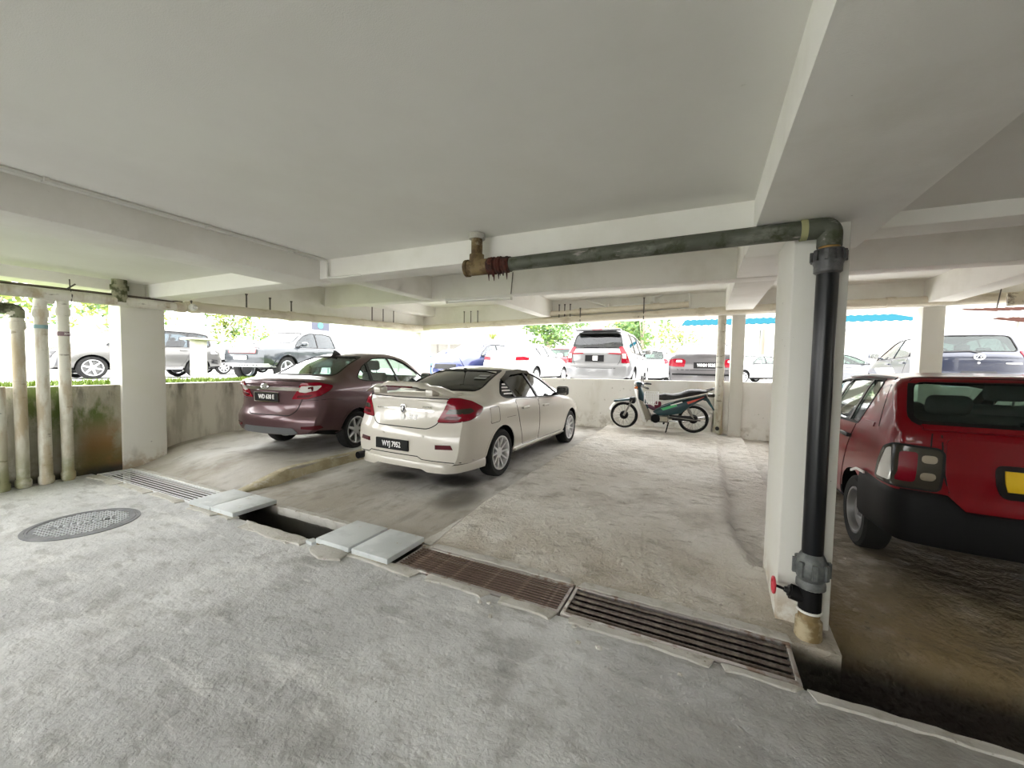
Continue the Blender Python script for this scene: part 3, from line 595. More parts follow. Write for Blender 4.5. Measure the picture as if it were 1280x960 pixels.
# ---- drain grates
def grate(label, x0, x1, nb, kind, z=.012, tilt=0, grp=None):
    Lx = x1 - x0; y0, y1 = DY0 + .008, DY1 - .012; t = thing('drain_grate', label, 'grate', (x0, (y0 + y1) / 2, 0)); h = (y1 - y0) / 2
    fm = {'white': grate_white, 'rust': grate_frame, 'rebar': grate_frame}[kind]; bm_ = {'white': grate_white, 'rust': grate_rust, 'rebar': rebar_mat}[kind]
    rw = .03 if kind != 'white' else .022
    for s in (-1, 1):
        g = G(); g.rbox(.0, Lx, *( (-h, -h + rw) if s < 0 else (h - rw, h)), z - .035, z, .004, 1); g.build('frame_rail', fm, t)
    for s in (0, 1):
        g = G(); g.rbox(*((.0, .022) if s == 0 else (Lx - .022, Lx)), -h + rw, h - rw, z - .05, z - .002, .003, 1); g.build('end_bar', fm, t)
    me = None
    for k in range(nb):
        y = -h + rw + (2 * h - 2 * rw) * (k + .5) / nb
        if me is None:
            g = G()
            if kind == 'rebar':
                n = int(Lx / .012); g.tube([(.015 + (Lx - .03) * i / n, 0, 0) for i in range(n + 1)], [.0105 + (.0022 if i % 2 else 0) for i in range(n + 1)], 8)
            else:
                wd = .006 if kind == 'rust' else .006; g.box(.015, Lx - .015, -wd, wd, *((-.005, 0) if kind == 'white' else (-.007, 0)))
            me = g.mesh('grate_bar', bm_, 40)
        o = link('bar', me, t); o.location = (0, y, z - .002 if kind != 'rebar' else z - .016)
    return t
grate('white painted drain grate with seven bars near the left parapet', -6.72, -4.52, 7, 'white')
grate('rust brown drain grate with ten narrow flat bars', -1.96, -.722, 10, 'rust')
grate('drain grate of thick ribbed rods beside the white column', -.712, .455, 5, 'rebar')
# ---- concrete cover slabs
for x0, label in ((-4.555, 'pale grey cover slab beside the white painted grate'), (-4.19, 'pale grey cover slab at the left end of the open drain hole'), (-2.73, 'grey cover slab at the right end of the open drain hole'), (-2.345, 'grey cover slab against the rust brown grate')):
    t = thing('cover_slab', label, 'slab', (x0 + .18, 2.345, .0), 0, 'drain cover slabs')
    g = G(); g.rbox(-.178, .178, -.215, .205, .013, .055, .006, 2); g.build('slab', tile_mat, t, 30)
    g = G(); g.box(-.176, .176, -.213, -.2, .004, .014); g.box(-.176, .176, .19, .203, .004, .014); g.build('bedding_mortar', pvc_base, t)
# ---- manhole cover
t = thing('manhole_cover', 'round cast iron manhole cover with raised lettering in the driveway', 'manhole cover', (-4.84, 1.475, z_floor(-4.84, 1.475)))
g = G(); g.lathe([(.335, -.03), (.335, .008), (.32, .009), (.318, .005), (.30, .005), (.001, .005)], 48); g.build('cover_plate', manhole_mat, t, 40)
g = G(); g.lathe([(.365, -.03), (.365, .006), (.338, .007), (.338, -.03)], 48); g.build('rim', manhole_mat, t, 40)
Rm = Matrix.Rotation(math.radians(70), 4, 'Z')
for i in range(-9, 10):
    g = G(); n = 0
    for j in range(-9, 10):
        x, y = i * .034 + (.017 if j % 2 else 0), j * .031
        if math.hypot(x, y) > .285 or (abs(y) < .062 and abs(x) < .2): continue
        g.rbox(x - .012, x + .012, y - .0065, y + .0065, .003, .011, .002, 1, M=Rm); n += 1
    if n: tag(g.build('tread_row', manhole_hi, t, 0), kind='stuff')
letters('TELEKOM', .085, Rm @ Matrix.Translation((0, 0, .008)), manhole_hi, t, 'raised_lettering', .95, .001, .007)
for s in (-1, 1):
    g = G(); g.lathe([(.018, .004), (.018, .0085), (.001, .0085)], 12, M=Rm @ Matrix.Translation((.05 * s, .13 * s, 0))); g.build('lifting_hole', blk_matte, t)
# ---- loose rubble
def rubble(label, pts, z0, z1, m, seed, name='concrete_fragment'):
    o = chip(name, pts, z0, z1, m, None, seed); return tag(o, label, 'rubble')
rubble('broken flat piece of concrete lying beside the right hand cover slabs', [(-2.66, 2.14), (-2.7, 2.04), (-2.5, 1.97), (-2.34, 2.03), (-2.36, 2.12), (-2.5, 2.15)], -.004, .022, mortar_mat, 71)
rubble('pale chipped concrete lip along the open drain hole', [(-3.66, 2.155), (-3.5, 2.07), (-3.2, 2.03), (-2.82, 2.05), (-2.8, 2.15)], -.002, .018, mortar_mat, 72)
rubble('small grey shard lying between the slabs and the drain hole', [(-2.8, 2.17), (-2.82, 2.11), (-2.74, 2.1), (-2.71, 2.16)], -.002, .028, tile_mat, 73)
for k in range(8):
    r = random.Random(k + 200); x = r.uniform(-1.2, .3) if k < 8 else r.uniform(-3.9, -1.9); y = DY0 - r.uniform(.05, .22); s = r.uniform(.008, .018)
    tag(lump('pebble', None, None, x, y, z_floor(x, y) + s * .3, s, .6, mortar_mat, k), 'tiny concrete crumb lying beside the drain', 'pebble', 'crumbs along the drain')
# ---- wiring
t = thing('conduit', 'thin white conduit running along the ceiling beam and down its end', 'conduit', (-3.30, 0, 2.42))
g = G(); g.tube([(0, -1.5, 0), (0, 2.66, 0)], .011, 8); g.build('ceiling_run', conduit_mat, t, 50)
g = G(); g.tube([(-.028, -1.5, .004), (-.028, 2.66, .004)], .006, 6); g.build('cable', wire_mat, t, 50)
g = G(); g.tube(bent([(0, 2.64, 0), (.02, 2.705, -.01), (.02, 2.705, -.175), (.26, 2.71, -.175), (.42, 2.74, -.165)], .03), .011, 8); g.build('drop', conduit_mat, t, 50)
for y in (.9, 1.7, 2.4):
    g = G(); g.rbox(-.03, .02, y - .012, y + .012, -.014, .012, .003, 1); g.build('saddle', conduit_mat, t)
t = thing('fluorescent_batten', 'bare white fluorescent lamp batten hung under the second cross beam', 'lamp', (-3.35, 5.62, 2.50))
g = G(); g.rbox(-.62, .62, -.035, .035, .0, .045, .008); g.build('housing', lamp_white, t)
g = G(); g.tube([(-.58, 0, -.022), (.58, 0, -.022)], .015, 10); g.build('tube_lamp', lamp_white, t, 50)
for s in (-.6, .6):
    g = G(); g.rbox(s - .015, s + .015, -.02, .02, -.04, .004, .004, 1); g.build('lamp_holder', conduit_mat, t)
g = G(); g.tube([(.58, .02, .04), (.58, .075, .4)], .008, 6); g.build('cord', wire_mat, t)
# ------------------------------------------------------------------ vehicle builder.  local axes: x forward from the rear bumper, y left, z up
def curve(pts):
    xs = np.array([p[0] for p in pts], float); ys = np.array([p[1] for p in pts], float); h = np.diff(xs); d = np.diff(ys) / h; m = np.zeros(len(xs))
    m[0], m[-1] = d[0], d[-1]
    for i in range(1, len(xs) - 1):
        if d[i - 1] * d[i] > 0: w1, w2 = 2 * h[i] + h[i - 1], h[i] + 2 * h[i - 1]; m[i] = (w1 + w2) / (w1 / d[i - 1] + w2 / d[i])
    def f(x):
        if x <= xs[0]: return float(ys[0])
        if x >= xs[-1]: return float(ys[-1])
        i = int(np.searchsorted(xs, x)) - 1; t = (x - xs[i]) / h[i]
        return float((2 * t**3 - 3 * t**2 + 1) * ys[i] + (t**3 - 2 * t**2 + t) * h[i] * m[i] + (-2 * t**3 + 3 * t**2) * ys[i + 1] + (t**3 - t**2) * h[i] * m[i + 1])
    return f
class Body:
    def __init__(s, S):
        s.S = S; s.L = S['L']; s.top = curve(S['top']); s.belt = curve(S['belt']); s.bot = curve(S['bot']); s.hw = curve(S['hw']); s.rw = curve(S['roofw'])
        s.rear = curve(S['rear']); s.front = curve(S['front']); s.kr = S.get('kr', .12); s.kf = S.get('kf', .3); s.W = max(p[1] for p in S['hw'])
        s.crown = curve(S.get('crown', [(0, .03), (s.L * .28, .045), (s.L * .62, .045), (s.L, .05)])); s.res = S.get('res', .06)
    def section(s, x):
        S = s.S; zb, zs, w = s.bot(x), s.belt(x), s.hw(x); cr = s.crown(x); zt = max(s.top(x), zs + cr + .012); ht = min(s.rw(x), w - .05); hb = w - S.get('tuck', .07) - .02; zm = zb + .52 * (zs - zb); ins = S.get('inset', .035); P = []
        for i in range(4): y = hb * i / 4; P.append((y, zb + .012 * (y / hb) ** 2))
        for i in range(13):
            t = i / 12; z = zb + .02 + (zs - zb - .02) * t
            y = w - (S.get('tuck', .07) * ((zm - z) / (zm - zb)) ** 2 if z < zm else ins * ((z - zm) / (zs - zm)) ** 2.2)
            c = S.get('crease')
            if c: y += c[1] * math.exp(-((z - (zs - c[0])) / .035) ** 2)
            P.append((y, z))
        y0 = w - ins
        for i in range(1, 10):
            t = i / 9; z1 = zt - cr; P.append((y0 + (ht - y0) * (t + .10 * t * (1 - t) * -1 if zt - zs > .25 else t), zs + (z1 - zs) * (t + (.55 * t * (1 - t) if zt - zs < .25 else 0))))
        for i in range(1, 10):
            y = ht * (1 - i / 9); P.append((y, zt - cr * (y / ht) ** 2.3))
        P = np.array(P)
        for _ in range(2): P[1:-1] = .25 * P[:-2] + .5 * P[1:-1] + .25 * P[2:]
        return P
    def fx(s, xn, y, z):
        a = max(0, 1 - xn / .8) ** 2; b = max(0, 1 - (s.L - xn) / .9) ** 2; q = min(1, abs(y) / s.W)
        return xn + a * (s.rear(z) + s.kr * q ** 3) - b * (s.front(z) + s.kf * q ** 2.4)
    def build(s):
        xs = set([0, s.L])
        for p in s.S['top']: xs.add(round(min(max(p[0], 0), s.L), 3))
        base = sorted(xs); out = [0]
        for a, b in zip(base[:-1], base[1:]):
            st = s.res * (.55 if (a < .5 or b > s.L - .4) else 1); n = max(1, int(math.ceil((b - a) / st))); out += [a + (b - a) * (i + 1) / n for i in range(n)]
        g = G(); vs = []; rings = []
        for xn in out:
            P = s.section(xn); ring = []
            for (y, z) in P: ring.append(len(vs)); vs.append((s.fx(xn, y, z), -y, z))
            for (y, z) in P[-2:0:-1]: ring.append(len(vs)); vs.append((s.fx(xn, y, z), y, z))
            rings.append(ring)
        n = len(rings[0]); h = (n + 2) // 2; fs = []
        for a, b in zip(rings[:-1], rings[1:]):
            for k in range(n): fs.append((a[k], a[(k + 1) % n], b[(k + 1) % n], b[k]))
        for ring, xn in ((rings[0], 0), (rings[-1], s.L)):
            M = 14; rows = []
            for i in range(h):
                l = ring[i]; r = ring[(n - i) % n]; y, z = abs(vs[l][1]), vs[l][2]
                if l == r: rows.append([l] * (M + 1)); continue
                row = [l]
                for k in range(1, M): yy = -y + 2 * y * k / M; row.append(len(vs)); vs.append((s.fx(xn, yy, z), yy, z))
                rows.append(row + [r])
            for a, b in zip(rows[:-1], rows[1:]):
                for k in range(M):
                    f = []
                    for q in (a[k], a[k + 1], b[k + 1], b[k]):
                        if q not in f: f.append(q)
                    if len(f) > 2: fs.append(tuple(f))
        g.add(vs, fs); me = g.mesh('body', [], 0)
        bm = bmesh.new(); bm.from_mesh(me); bmesh.ops.dissolve_degenerate(bm, dist=1e-5, edges=bm.edges); bmesh.ops.recalc_face_normals(bm, faces=bm.faces); bm.to_mesh(me)
        s.bvh = BVHTree.FromBMesh(bm); bm.free(); s.me = me; return me
def inpoly(p, poly):
    c = False; j = len(poly) - 1
    for i in range(len(poly)):
        a, b = poly[i], poly[j]
        if (a[1] > p[1]) != (b[1] > p[1]) and p[0] < (b[0] - a[0]) * (p[1] - a[1]) / (b[1] - a[1]) + a[0]: c = not c
        j = i
    return c
def offpoly(poly, d):
    n = len(poly); A = sum(poly[i][0] * poly[(i + 1) % n][1] - poly[(i + 1) % n][0] * poly[i][1] for i in range(n)); sg = 1 if A > 0 else -1; out = []
    for i in range(n):
        p, a, b = Vector(poly[i]), Vector(poly[i - 1]), Vector(poly[(i + 1) % n]); e1 = (p - a).normalized(); e2 = (b - p).normalized()
        n1 = Vector((e1.y, -e1.x)) * sg; n2 = Vector((e2.y, -e2.x)) * sg; m = (n1 + n2)
        if m.length < 1e-6: m = n1
        m.normalize(); out.append(tuple(p + m * (d / max(.35, m.dot(n1)))))
    return out
def rounded(poly, r=.04, n=4):
    out = []; N = len(poly)
    for i in range(N):
        a, b, c = Vector(poly[i - 1]), Vector(poly[i]), Vector(poly[(i + 1) % N]); d1, d2 = (a - b), (c - b); q = min(r, d1.length * .45, d2.length * .45); s, e = b + d1.normalized() * q, b + d2.normalized() * q
        for k in range(n + 1): t = k / n; out.append(tuple(s * (1 - t) ** 2 + b * 2 * t * (1 - t) + e * t * t))
    return out
def dens(poly, res):
    out = []; n = len(poly)
    for i in range(n):
        a, b = poly[i], poly[(i + 1) % n]; L = math.hypot(b[0] - a[0], b[1] - a[1])
        if L < 1e-5: continue
        k = max(1, int(math.ceil(L / res))); out += [(a[0] + (b[0] - a[0]) * t / k, a[1] + (b[1] - a[1]) * t / k) for t in range(k)]
    return out
def frame_of(kind):
    """(cast direction, first axis, second axis) of a projection onto the body"""
    if kind == 'L': return Vector((0, -1, 0)), Vector((1, 0, 0)), Vector((0, 0, 1))
    if kind == 'R': return Vector((0, 1, 0)), Vector((1, 0, 0)), Vector((0, 0, 1))
    if kind == 'B': return Vector((1, 0, 0)), Vector((0, 1, 0)), Vector((0, 0, 1))
    if kind == 'F': return Vector((-1, 0, 0)), Vector((0, 1, 0)), Vector((0, 0, 1))
    if kind == 'T': return Vector((0, 0, -1)), Vector((1, 0, 0)), Vector((0, 1, 0))
    side, th, end = kind; c, q = math.cos(th), math.sin(th)      # corner view: side +1 left / -1 right, end 'B' / 'F'
    e = 1 if end == 'B' else -1
    return Vector((c * e, -side * q, 0)), Vector((q * e, side * c, 0)), Vector((0, 0, 1))
def patch(body, poly, kind, off=.003, th=.004, res=.06, hole=None):
    d, e1, e2 = frame_of(kind); poly = dens(poly, res); loops = [poly]
    if hole is not None: loops.append(dens(hole, res))
    pts = []; edges = []
    for lp in loops:
        b = len(pts); pts += lp; edges += [(b + i, b + (i + 1) % len(lp)) for i in range(len(lp))]
    nb = len(pts)
    if hole is None:
        xs = [p[0] for p in poly]; ys = [p[1] for p in poly]; x = min(xs) + res / 2
        while x < max(xs):
            y = min(ys) + res / 2
            while y < max(ys):
                if inpoly((x, y), poly) and min((x - p[0]) ** 2 + (y - p[1]) ** 2 for p in poly) > (res * .45) ** 2: pts.append((x, y))
                y += res
            x += res
    V, E, F = delaunay_2d_cdt([Vector(p) for p in pts], edges, [], 1, 1e-6)[:3]
    top = []; bot = []
    off_o = (e1.cross(e2)).length
    for v in V:
        o = e1 * v.x + e2 * v.y - d * 6; hit = body.bvh.ray_cast(o, d)
        if hit[0] is None:
            q = e1 * v.x + e2 * v.y; base = o + d * 6; hit = body.bvh.find_nearest(base - d * 1.0)
        p, nrm = hit[0], hit[1]
        if nrm.dot(d) > 0: nrm = -nrm
        nrm = (nrm - d * .6).normalized(); top.append(p + nrm * off); bot.append(p + nrm * (off - th))
    n = len(top); fs = [tuple(f) for f in F]; cnt = {}
    if hole is not None: fs = [f for f in fs if not inpoly((sum(V[i].x for i in f) / len(f), sum(V[i].y for i in f) / len(f)), loops[1])]
    for f in fs:
        for i in range(len(f)): a, b = f[i], f[(i + 1) % len(f)]; cnt[(a, b)] = cnt.get((a, b), 0) + 1
    side = [(a, b, n + b, n + a)[::-1] for (a, b) in cnt if (b, a) not in cnt]
    g = G(); g.add(top + bot, fs + [tuple(n + i for i in reversed(f)) for f in fs] + side); return g
def strip_poly(line, wd):
    P = [Vector(p) for p in line]; l = []; r = []
    for i in range(len(P)):
        t = (P[min(i + 1, len(P) - 1)] - P[max(i - 1, 0)]).normalized(); nn = Vector((-t.y, t.x)) * wd / 2; l.append(tuple(P[i] + nn)); r.append(tuple(P[i] - nn))
    return l + r[::-1]
def mirror(poly): return [(-p[0], p[1]) for p in poly][::-1]
# ---- wheels
WHEELS = {}
def wheel_mesh(R, wd, style, tm, rm):
    key = (R, wd, style, tm.name, rm.name)
    if key in WHEELS: return WHEELS[key]
    rr = R * (.70 if style != 'steel' else .64); h = wd / 2; g = G()
    g.lathe([(rr, -h * .8), (rr + .012, -h * .95), (R - .03, -h), (R - .008, -h * .82), (R, -h * .5), (R, h * .5), (R - .008, h * .82), (R - .03, h), (rr + .012, h * .95), (rr, h * .8)], 40, 'y', closed=True)
    ty = g.mesh('tyre', tm, 35); g = G()
    g.lathe([(rr + .004, h * .93), (rr - .012, h * .93), (rr - .022, h * .7), (rr - .03, -h * .7), (rr + .004, -h * .8)], 40, 'y', closed=True)
    if style == 'steel':
        g.lathe([(rr - .02, h * .35), (rr * .72, h * .25), (rr * .62, h * .55), (rr * .36, h * .5), (rr * .3, h * .35), (rr * .2, h * .75), (.001, h * .78)], 32, 'y')
    else:
        n, sw, dbl = {'ten': (10, .028, 0), 'seven': (7, .05, 0), 'five': (5, .075, 0), 'pair': (5, .03, 1), 'six': (6, .06, 0)}[style]
        for k in range(n):
            for dd in ((-.032, .032) if dbl else (0,)):
                M = Matrix.Rotation(2 * math.pi * k / n, 4, 'Y'); a, b = sw / 2, sw / 2 * .62
                g.add([M @ Vector(p) for p in ((-a + dd * .4, h * .62, .03), (a + dd * .4, h * .62, .03), (b + dd * 1.6, h * .86, rr - .012), (-b + dd * 1.6, h * .86, rr - .012), (-a + dd * .4, h * .35, .03), (a + dd * .4, h * .35, .03), (b + dd * 1.6, h * .6, rr - .012), (-b + dd * 1.6, h * .6, rr - .012))],
                      [(0, 1, 2, 3), (7, 6, 5, 4), (0, 4, 5, 1), (1, 5, 6, 2), (2, 6, 7, 3), (3, 7, 4, 0)])
        g.lathe([(.07, h * .3), (.065, h * .66), (.03, h * .7), (.001, h * .7)], 20, 'y')
    ri = g.mesh('rim', rm, 35); g = G(); g.lathe([(rr - .035, -.01), (rr - .035, .01), (.001, .01)], 24, 'y'); dk = g.mesh('disc', plain('brake_disc', (.12, .12, .12), .5, .6) if 'brake_disc' not in MATS else MATS['brake_disc'], 35)
    WHEELS[key] = (ty, ri, dk); return WHEELS[key]
def add_wheel(root, x, y, R, wd, style, tm, rm, steer=0):
    ty, ri, dk = wheel_mesh(R, wd, style, tm, rm); o = link('wheel', ty, root); o.location = (x, y, R); o.rotation_euler = (0, .37 * x, (0 if y > 0 else math.pi) + steer); link('rim', ri, o); link('brake_disc', dk, o); return o
SEAT = {}
def seat_mesh():
    if SEAT: return SEAT['f'], SEAT['b']
    g = G(); g.rbox(-.25, .25, -.24, .24, -.08, .08, .05, 3); M = Matrix.Translation((-.24, 0, .02)) @ Matrix.Rotation(-.22, 4, 'Y')
    g.rbox(-.07, .07, -.24, .24, 0, .56, .055, 3, 0, M); g.rbox(-.05, .05, -.13, .13, .60, .78, .045, 3, 0, M)
    for s in (-.06, .06): g.tube([M @ Vector((0, s, .5)), M @ Vector((0, s, .64))], .008, 6)
    SEAT['f'] = g.mesh('seat', cabin_grey, 45); g = G(); g.rbox(-.25, .25, -.6, .6, -.08, .08, .05, 3); M = Matrix.Translation((-.26, 0, .02)) @ Matrix.Rotation(-.3, 4, 'Y'); g.rbox(-.07, .07, -.6, .6, 0, .52, .055, 3, 0, M)
    for s in (-.33, .33): g.rbox(-.05, .05, s - .12, s + .12, .52, .66, .045, 3, 0, M)
    SEAT['b'] = g.mesh('seat', cabin_grey, 45); return SEAT['f'], SEAT['b']
def vehicle(name, label, cat, S, loc, head, pm, group=None):
    """body hollowed for the cabin, cut for arches and windows; then panels, glass, lamps laid onto its surface"""
    t = thing(name, label, cat, loc, math.radians(head), group); B = Body(S); me = B.build(); R, wd = S['R'], S.get('tw', .19); axles = S['axles']; fine = S.get('fine', 1)
    res = .05 if fine else .11
    me.materials.clear()
    for m in (pm, under, cabin): me.materials.append(m)
    bo = link('body', me, t)
    cut = []
    def cutter(g, mi):
        g.m = [mi] * len(g.m); m = g.mesh('cutter', [pm, under, cabin], 0); m.polygons.foreach_set('material_index', [mi] * len(m.polygons)); o = link('cutter', m, t); cut.append(o)
    g = G(); ra = R + S.get('gap', .05)
    for ax in axles:
        w = B.hw(ax)
        for sd in (-1, 1):
            N = 28; P = [(ax + ra * math.cos(6.2832 * k / N), R + .01 + ra * math.sin(6.2832 * k / N)) for k in range(N)]
            g.prism(P, *sorted((sd * (w - wd - .09), sd * (w + .3))))
    cutter(g, 1); g = G()
    for P in S['side_windows']: g.prism(P, -1.3, 1.3)
    cutter(g, 1)
    g = G()
    if 'rear_window' in S: g.prism(S['rear_window'], -.6, S['cab'][0] + S.get('rwdepth', .55), 'x')
    if 'windscreen' in S: g.prism(S['windscreen'], S['cab'][1] - S.get('wsdepth', .75), S['L'] + .5, 'x')
    if g.f: cutter(g, 1)
    # cabin cavity
    xa, xb = S['cab']; g = G(); N = 22; vs = []
    for i in range(N + 1):
        x = xa + (xb - xa) * i / N; sl = (B.top(x + .02) - B.top(x - .02)) / .04; zt = B.top(x) - .045 * math.sqrt(1 + sl * sl); zs = B.belt(x); zt = max(zt, zs + .005); w, ht = B.hw(x), min(B.rw(x), B.hw(x) - .05)
        Q = [(.0, .33), (w - .14, .33), (w - .10, zs - .05), (w - .11 - .3 * 0, zs - .01), (min(ht - .05, w - .12), max(zs - .004, zt - .06)), (.6 * ht, max(zs - .002, zt - .02)), (0, zt)]
        vs += [(x, -y, z) for y, z in Q] + [(x, y, z) for y, z in Q[-2:0:-1]]
    n = 12; fs = [tuple(range(n)), tuple(N * n + k for k in range(n))]
    for i in range(N):
        for k in range(n): fs.append((i * n + k, i * n + (k + 1) % n, (i + 1) * n + (k + 1) % n, (i + 1) * n + k))
    g.add(vs, fs); cutter(g, 2)
    for c in cut:
        md = bo.modifiers.new('cut', 'BOOLEAN'); md.operation = 'DIFFERENCE'; md.object = c; md.solver = 'EXACT'
    dg = bpy.context.evaluated_depsgraph_get(); nm = bpy.data.meshes.new_from_object(bo.evaluated_get(dg)); bo.modifiers.clear(); old = bo.data; bo.data = nm; nm.name = 'body'
    for c in cut: m = c.data; bpy.data.objects.remove(c); bpy.data.meshes.remove(m)
    bpy.data.meshes.remove(old)
    nm.polygons.foreach_set('use_smooth', [True] * len(nm.polygons)); nm.set_sharp_from_angle(angle=math.radians(32))
    zc = S.get('black_below', B.bot(S['L'] / 2) + .012)
    for p in nm.polygons:
        if p.material_index == 0 and (p.normal.z < -.8 and p.center.z < .45 or p.center.z < S.get('clad', -1)): p.material_index = 1
    t['_'] = 0; del t['_']
    H = dict(t=t, B=B, S=S, body=bo, pm=pm, res=res)
    # glass, window surrounds
    for sd in 'LR':
        for P in S['side_windows']:
            patch(B, offpoly(P, .004), sd, -.008, .004, .12).build('side_window', S.get('glass', glass_green), t, 60)
            patch(B, offpoly(P, S.get('surround', .018)), sd, .003, .006, res * 1.4, P).build('window_surround', S.get('sur_mat', seal), t, 40)
    if 'rear_window' in S:
        P = S['rear_window']; patch(B, offpoly(P, .004), 'B', -.006, .004, .1).build('rear_window', S.get('rear_glass', S.get('glass', glass_green)), t, 60)
        patch(B, offpoly(P, S.get('rw_sur', .02)), 'B', .002, .006, res * 1.4, P).build('window_surround', seal, t, 40)
    if 'windscreen' in S:
        P = S['windscreen']; patch(B, offpoly(P, .004), 'F', -.006, .004, .1).build('windscreen', S.get('glass', glass_green), t, 60)
        patch(B, offpoly(P, .02), 'F', .002, .006, .1, P).build('window_surround', seal, t, 40)
    for P in S.get('pillars', ()):                                  # dark bars that divide the side glass
        for sd in 'LR': patch(B, strip_poly(P, S.get('pillar_w', .05)), sd, .004, .008, res * 1.5).build('pillar_trim', S.get('pillar_mat', blk), t, 40)
    if fine or S.get('show_doors'):
        for nmx, P, hx in S.get('doors', ()):
            for sd, sg in (('L', 1), ('R', -1)):
                dp = patch(B, P, sd, .0035, .005, res * 1.3).build(nmx, pm, t, 40); patch(B, offpoly(P, .008), sd, .001, .004, res * 1.3, P).build('seam', seal, t, 40)
                if hx:
                    hy = B.hw(hx[0]) ; z = hx[1]; hit = B.bvh.ray_cast(Vector((hx[0], sg * 3, z)), Vector((0, -sg, 0)))[0]; y = hit.y
                    g = G(); g.rbox(hx[0] - .10, hx[0] + .10, *sorted((y + sg * .012, y + sg * .036)), z - .016, z + .018, .01, 2); g.rbox(hx[0] - .1, hx[0] - .075, *sorted((y - sg * .02, y + sg * .03)), z - .014, z + .014, .006, 1); g.rbox(hx[0] + .075, hx[0] + .1, *sorted((y - sg * .02, y + sg * .03)), z - .014, z + .014, .006, 1)
                    g.build('door_handle', S.get('handle_mat', pm), dp, 40)
    # wheels
    for ax in axles:
        for sd in (-1, 1): add_wheel(t, ax, sd * (B.hw(ax) - wd / 2 - S.get('inboard', .02)), R, wd, S.get('rim', 'seven'), S.get('tyre', tyre_m), S.get('rim_mat', alloy))
    # arch lips
    if S.get('lip', True):
        for ax in axles:
            for sd, sg in (('L', 1), ('R', -1)):
                zb = B.bot(ax) + .03; a0 = math.asin(max(-.95, (zb - R - .01) / ra)); P = [(ax + (ra + .008) * math.cos(a), R + .01 + (ra + .008) * math.sin(a)) for a in np.linspace(a0, math.pi - a0, 22)]
                patch(B, strip_poly(P, .03), sd, .004, .012, .08).build('arch_lip', S.get('lip_mat', pm), t, 50)
    # seats and dashboard
    sf, sb = seat_mesh(); zf = .33 + .20; x = S['seat_x']; hgt = S.get('seat_z', 0)
    for sg in (-1, 1): o = link('seat', sf, t); o.location = (x, sg * .36, zf + hgt)
    o = link('rear_seat', sb, t); o.location = (x - S.get('seat_gap', .82), 0, zf + .02 + hgt)
    g = G(); w_ = B.hw(xb) - .16; xd = S['dash']; zd = B.belt(xd) - .03; g.rbox(xd - .2, xd + .14, -w_, w_, zd - .28, zd, .06, 3); g.build('dashboard', cabin, t, 45)
    g = G(); M = Matrix.Translation((xd - .36, -.36, zd - .06)) @ Matrix.Rotation(math.radians(68), 4, 'Y'); g.tube([M @ Vector((.18 * math.cos(k * .2618), .18 * math.sin(k * .2618), 0)) for k in range(24)], .015, 8, closed=True); g.tube([M @ Vector((-.17, 0, 0)), M @ Vector((.17, 0, 0))], .015, 6); g.tube([M @ Vector((0, 0, 0)), (xd - .1, -.36, zd - .15)], .025, 8); g.build('steering_wheel', cabin, t, 45)
    if 'parcel' in S:
        x0, x1, z = S['parcel']; g = G(); wq = B.hw(x0) - .14; g.rbox(x0, x1, -wq, wq, z - .04, z, .012, 2); g.build('parcel_shelf', cabin, t)
    # mirrors
    if 'mirror' in S:
        mx, mz = S['mirror']; mm = S.get('mirror_mat', pm)
        for sg in (-1, 1):
            y = B.bvh.ray_cast(Vector((mx, sg * 3, mz - .06)), Vector((0, -sg, 0)))[0].y; g = G()
            g.rbox(mx - .05, mx + .06, *sorted((y + sg * .05, y + sg * .25)), mz - .06, mz + .09, .04, 3); g.tube([(mx + .02, y - sg * .02, mz - .05), (mx + .01, y + sg * .1, mz - .02)], .022, 8); o = g.build('door_mirror', mm, t, 45)
            g = G(); g.rbox(mx - .056, mx - .048, *sorted((y + sg * .065, y + sg * .235)), mz - .045, mz + .075, .003, 1); g.build('mirror_glass', chrome, o)
    return H
def lay(H, nm, poly, kind, m, off=.004, th=.008, res=None, parent=None, hole=None, smooth=40):
    return patch(H['B'], poly, kind, off, th, res or H['res'], hole).build(nm, m, parent or H['t'], smooth)
def seam(H, line, kind, wd=.008, m=None, nm='seam', off=.0015):
    return lay(H, nm, strip_poly(line, wd), kind, m or seal, off, .004)
def at_body(H, kind, a, b):
    d, e1, e2 = frame_of(kind); h = H['B'].bvh.ray_cast(e1 * a + e2 * b - d * 6, d); return h[0], (h[1] if h[1].dot(d) < 0 else -h[1])
def plate(H, y, z, txt, wd=.50, ht=.115, end='B', size=.078, frame=None, off=.012, weight=.0016, sx=.78, tilt=None, txt2=None):
    p, n = at_body(H, end, y, z); t = H['t']; n = Vector((n.x, 0, n.z if tilt is None else tilt)).normalized(); xa = Vector((0, -1, 0)) if end == 'B' else Vector((0, 1, 0)); M = basis(xa, n.cross(xa), p + n * off)
    g = G(); g.rbox(-wd / 2, wd / 2, -ht / 2, ht / 2, -.02, .004, .004, 1, M=M); o = g.build('number_plate', plate_blk, t, 30)
    if frame:
        g = G()
        for q in ((-wd / 2 - .012, wd / 2 + .012, ht / 2, ht / 2 + .012), (-wd / 2 - .012, wd / 2 + .012, -ht / 2 - .012, -ht / 2), (-wd / 2 - .012, -wd / 2, -ht / 2, ht / 2), (wd / 2, wd / 2 + .012, -ht / 2, ht / 2)): g.box(q[0], q[1], q[2], q[3], -.02, .008, M=M)
        g.build('plate_frame', frame, o)
    if txt: letters(txt, size, M @ Matrix.Translation((0, 0, .0055)), plate_wht, o, 'plate_lettering', sx, weight)
    return o, M

